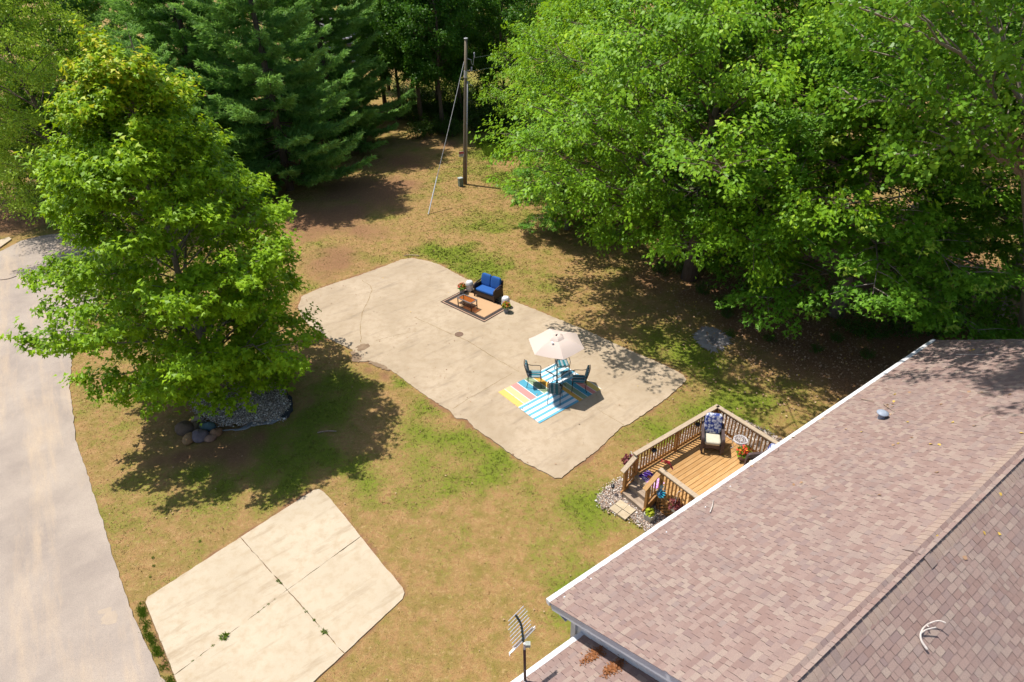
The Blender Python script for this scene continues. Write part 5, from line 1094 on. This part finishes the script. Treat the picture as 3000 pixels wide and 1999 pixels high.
D2 = litter(5200, (-20, 14), (8, 44), lambda X, Y: visible(X, Y) & (rl_.rand(len(X)) < .16+.3*(vnoise(X, Y, 3.0, 9) > .55)) & ~in_slabs(X, Y) | (inside(PATIO, X, Y) & (rl_.rand(len(X)) < .35)), rl_, .05, zf)
DD = [np.concatenate([p, q]) for p, q in zip(D1, D2)]
tag(link('fallen_leaves', leaves('fallen_leaves', *DD, FL, wide=.4)), 'scattered dry fallen leaves on the lawn and soil', 'leaves', kind='stuff')
# leaves and twigs on the roof, each its own small thing
RL = [leaves('roof_leaf', np.zeros((1, 3)), np.array([[.1, .15, 1.0]])/1.02, np.array([[1.0, .2, .15]]), np.array([s]), np.array([t]), FL, wide=w) for s, t, w in ((.09, .97, .4), (.10, .35, .45), (.08, .6, .4), (.11, .2, .3))]
def roof_pt(a, b): return HR(a, b, (ZE+b*RT if b < RW else ZE+(2*RW-b)*RT)+.028)
def px_roof(px, py, side=0):
    z = 4.0
    for _ in range(12):
        p = at(px, py, z); b = (p-Vector((E0H.x, E0H.y, 0))).dot(HB); z = ZE+b*RT if side == 0 else ZE+(2*RW-b)*RT
    p = at(px, py, z); q = p-Vector((E0H.x, E0H.y, 0)); return q.dot(HA), q.dot(HB)
z5 = lambda x, y: (2000+x/1.509, 960+y/1.509)
spots = [(787, 466, 0, 0), (943, 297, 0, 0), (932, 326, 0, 0), (985, 421, 0, 0), (952, 517, 0, 0), (938, 520, 1, 0), (1127, 517, 0, 0), (1087, 520, 0, 0), (1198, 423, 0, 0), (1270, 283, 1, 0), (1310, 288, 1, 0), (1283, 440, 1, 0), (1150, 342, 3, 0), (1003, 286, 1, 0), (1000, 490, 3, 0), (1122, 646, 1, 0), (532, 687, 1, 0), (487, 692, 3, 0), (858, 745, 3, 0), (1450, 300, 1, 0), (1290, 98, 0, 0), (1262, 103, 0, 0), (1318, 97, 0, 0), (1395, 92, 1, 0), (905, 348, 1, 0), (918, 340, 3, 0), (925, 355, 1, 0), (885, 380, 2, 0), (915, 383, 2, 0), (895, 345, 3, 0), (910, 360, 3, 0), (625, 403, 1, 0), (300, 612, 1, 0), (480, 490, 1, 0), (725, 452, 2, 0),
         (1408, 736, 0, 1), (1324, 904, 0, 1), (1396, 922, 0, 1), (1258, 1030, 1, 1), (1127, 917, 0, 1), (1485, 470, 0, 0)]
for i, (x, y, k, sd) in enumerate(spots):
    a, b = px_roof(*z5(x, y), side=sd); o = link('roof_leaf', RL[k], None, roof_pt(a, b), ((-TH if sd == 0 else TH)*0, 0, i*1.7)); o.rotation_euler = (Matrix.Rotation(YAW, 4, 'Z') @ Matrix.Rotation(-TH if sd == 0 else TH, 4, 'X') @ Matrix.Rotation(i*1.7, 4, 'Z')).to_euler()
    tag(o, 'small dry leaf lying on the shingle roof', 'leaf', 'leaves lying on the roof')
TW = surf('twig_bark', (.28, .20, .15), (.40, .31, .24), 20, .9); TWP = plain('bleached_wood', (.62, .55, .50), .8)
def twig(label, pts, r, mat, sd=0, name='twig', lift=0.012, forks=()):
    P = []
    for x, y in pts: a, b = px_roof(x, y, sd); P.append(roof_pt(a, b)+Vector((0, 0, lift)))
    o = P[0].copy(); Q = arc([p-o for p in P], 4); t = link(name, None, None, o); t.empty_display_size = .1; tag(t, label, 'twig')
    MB().tube(Q, [r*(1-.6*i/(len(Q)-1)) for i in range(len(Q))], 6).build('stem', mat, t, smooth=True)
    for f in forks:
        G = [];
        for j, (x, y) in enumerate(f): a, b = px_roof(x, y, sd); G.append(roof_pt(a, b)+Vector((0, 0, lift+.05*j))-o)
        MB().tube(arc(G, 4) if len(G) > 2 else G, r*.5, 5).build('side_twig', mat, t, smooth=True)
    return t
b7 = lambda x, y: (2650+x/9.8, 1800+y/9.8)
twig('bleached forked branch lying on the far slope of the shingle roof', [b7(620, 1080), b7(480, 880), b7(420, 680), b7(490, 480), b7(610, 360)], .022, TWP, 1, 'fallen_branch', .03, ([b7(450, 610), b7(560, 560), b7(810, 550)], [b7(610, 360), b7(740, 345), b7(900, 360), b7(1060, 480)], [b7(610, 370), b7(620, 480)]))
v6 = lambda x, y: (2480+x/10.7, 1120+y/10.7)
twig('dark stick left of the roof vent', [v6(440, 555), v6(660, 600), v6(860, 650)], .013, TW); twig('dark stick right of the roof vent', [v6(1150, 720), v6(1280, 820), v6(1500, 965)], .013, TW)
twig('curved pale twig above the roof vent', [v6(1200, 220), v6(1400, 270), v6(1515, 350), v6(1450, 430), v6(1310, 460)], .007, TW); twig('thin straight pale twig near the far end of the roof', [z5(1205, 126), z5(1270, 123), z5(1335, 127)], .010, TWP)
twig('crooked twig nearest the far rake of the roof', [z5(1150, 105), z5(1200, 100), z5(1225, 82)], .008, TW); twig('short pale stick low on the roof above the deck', [z5(120, 822), z5(130, 795), z5(134, 768)], .016, TWP)
twig('thin twig in the middle of the near roof slope', [z5(555, 762), z5(590, 750), z5(620, 745)], .006, TW); twig('small twig right of the middle of the near roof slope', [z5(810, 742), z5(835, 748), z5(860, 745)], .008, TW)
twig('slim twig under the tree shadow on the roof', [z5(1300, 292), z5(1360, 300), z5(1415, 320)], .007, TW); twig('leafy twig right of the roof vent near the tree shadow', [z5(1315, 405), z5(1350, 388), z5(1390, 385)], .009, TW)
cb = thing('loose_cable', 'loose white cable looped on the shingles above the deck armchair', 'cable', roof_pt(*px_roof(2246, 1324)))
_c0 = roof_pt(*px_roof(2246, 1324)); MB().tube(arc([roof_pt(*px_roof(*q))-_c0+Vector((0, 0, .02+.05*k)) for k, q in enumerate([(2246, 1324), (2262, 1329), (2272, 1322), (2272, 1314)])], 5), .008, 6).build('cable', WIRE, cb)
# dry needles washed up in the corner of the lower roof
def needles(label, cx, cy, n, seed, rad):
    rs = np.random.RandomState(seed); P = []
    for i in range(n):
        b = cy+rs.randn()*rad*.5; a = cx+rs.randn()*rad; P.append(tuple(HR(a, b, LZ+(b-LB0)*RT+.02+rs.rand()*.02)))
    P = np.array(P); tag(link('dry_needles', leaves('dry_needles', P, nrm(np.array([[0, 0, 1.0]])+rs.randn(n, 3)*.4), nrm(rs.randn(n, 3)*[1, 1, .2]), np.full(n, .06), rs.rand(n)*.5, leafmat('dry_needle_%d' % seed, (.22, .085, .03), (.36, .15, .06), (.3, .1, .04), tw=.1), wide=.2)), label, 'debris', kind='stuff')
needles('rust brown dry needles in the lower roof corner', .02, 1.25, 260, 3, .12); needles('rust brown dry needles along the lower roof under the rake', .02, 1.75, 420, 4, .10)
# sticks on the lawn
for i, (l, lb) in enumerate([([(930, 1268), (958, 1263), (985, 1264)], 'pale stick on the shaded grass right of the gravel bed'), ([(835, 1080), (860, 1075), (882, 1068)], 'thin pale stick on the grass above the gravel bed'), ([(1183, 750), (1200, 747), (1228, 749)], 'grey root stub at the far edge of the patio'), ([(0, 820), (25, 817), (48, 809)], 'dark stick lying on the road')]):
    P = [at(x, y, .03) for x, y in l]; o = P[0].copy(); t = link('stick', None, None, o); tag(t, lb, 'stick'); MB().tube(arc([p-o for p in P], 4), .02, 6).build('stem', TW, t)
# a far house with a grey roof beyond the woodland, and its street
fh = thing('far_house', 'pale house with a grey roof glimpsed through the far trees', 'house', (-17, 92, 0), .35)
MB().box((0, 0, 1.4), (14, 8, 2.8)).build('wall', SIDING, fh)
m = MB(); V = [(-7.6, -4.6, 2.7), (7.6, -4.6, 2.7), (7.6, 0, 4.9), (-7.6, 0, 4.9), (7.6, 4.6, 2.7), (-7.6, 4.6, 2.7)]; m.add(V, [(0, 1, 2, 3), (3, 2, 4, 5), (0, 3, 5), (1, 4, 2), (0, 5, 4, 1)]); m.build('roof', surf('grey_roof', (.34, .32, .35), (.42, .40, .43), 2, .9), fh)
for x in (-4, 0, 4): MB().box((x, -4.03, 1.5), (1.3, .08, 1.1)).build('window', plain('window_glass', (.05, .06, .08), .1, .5), fh)
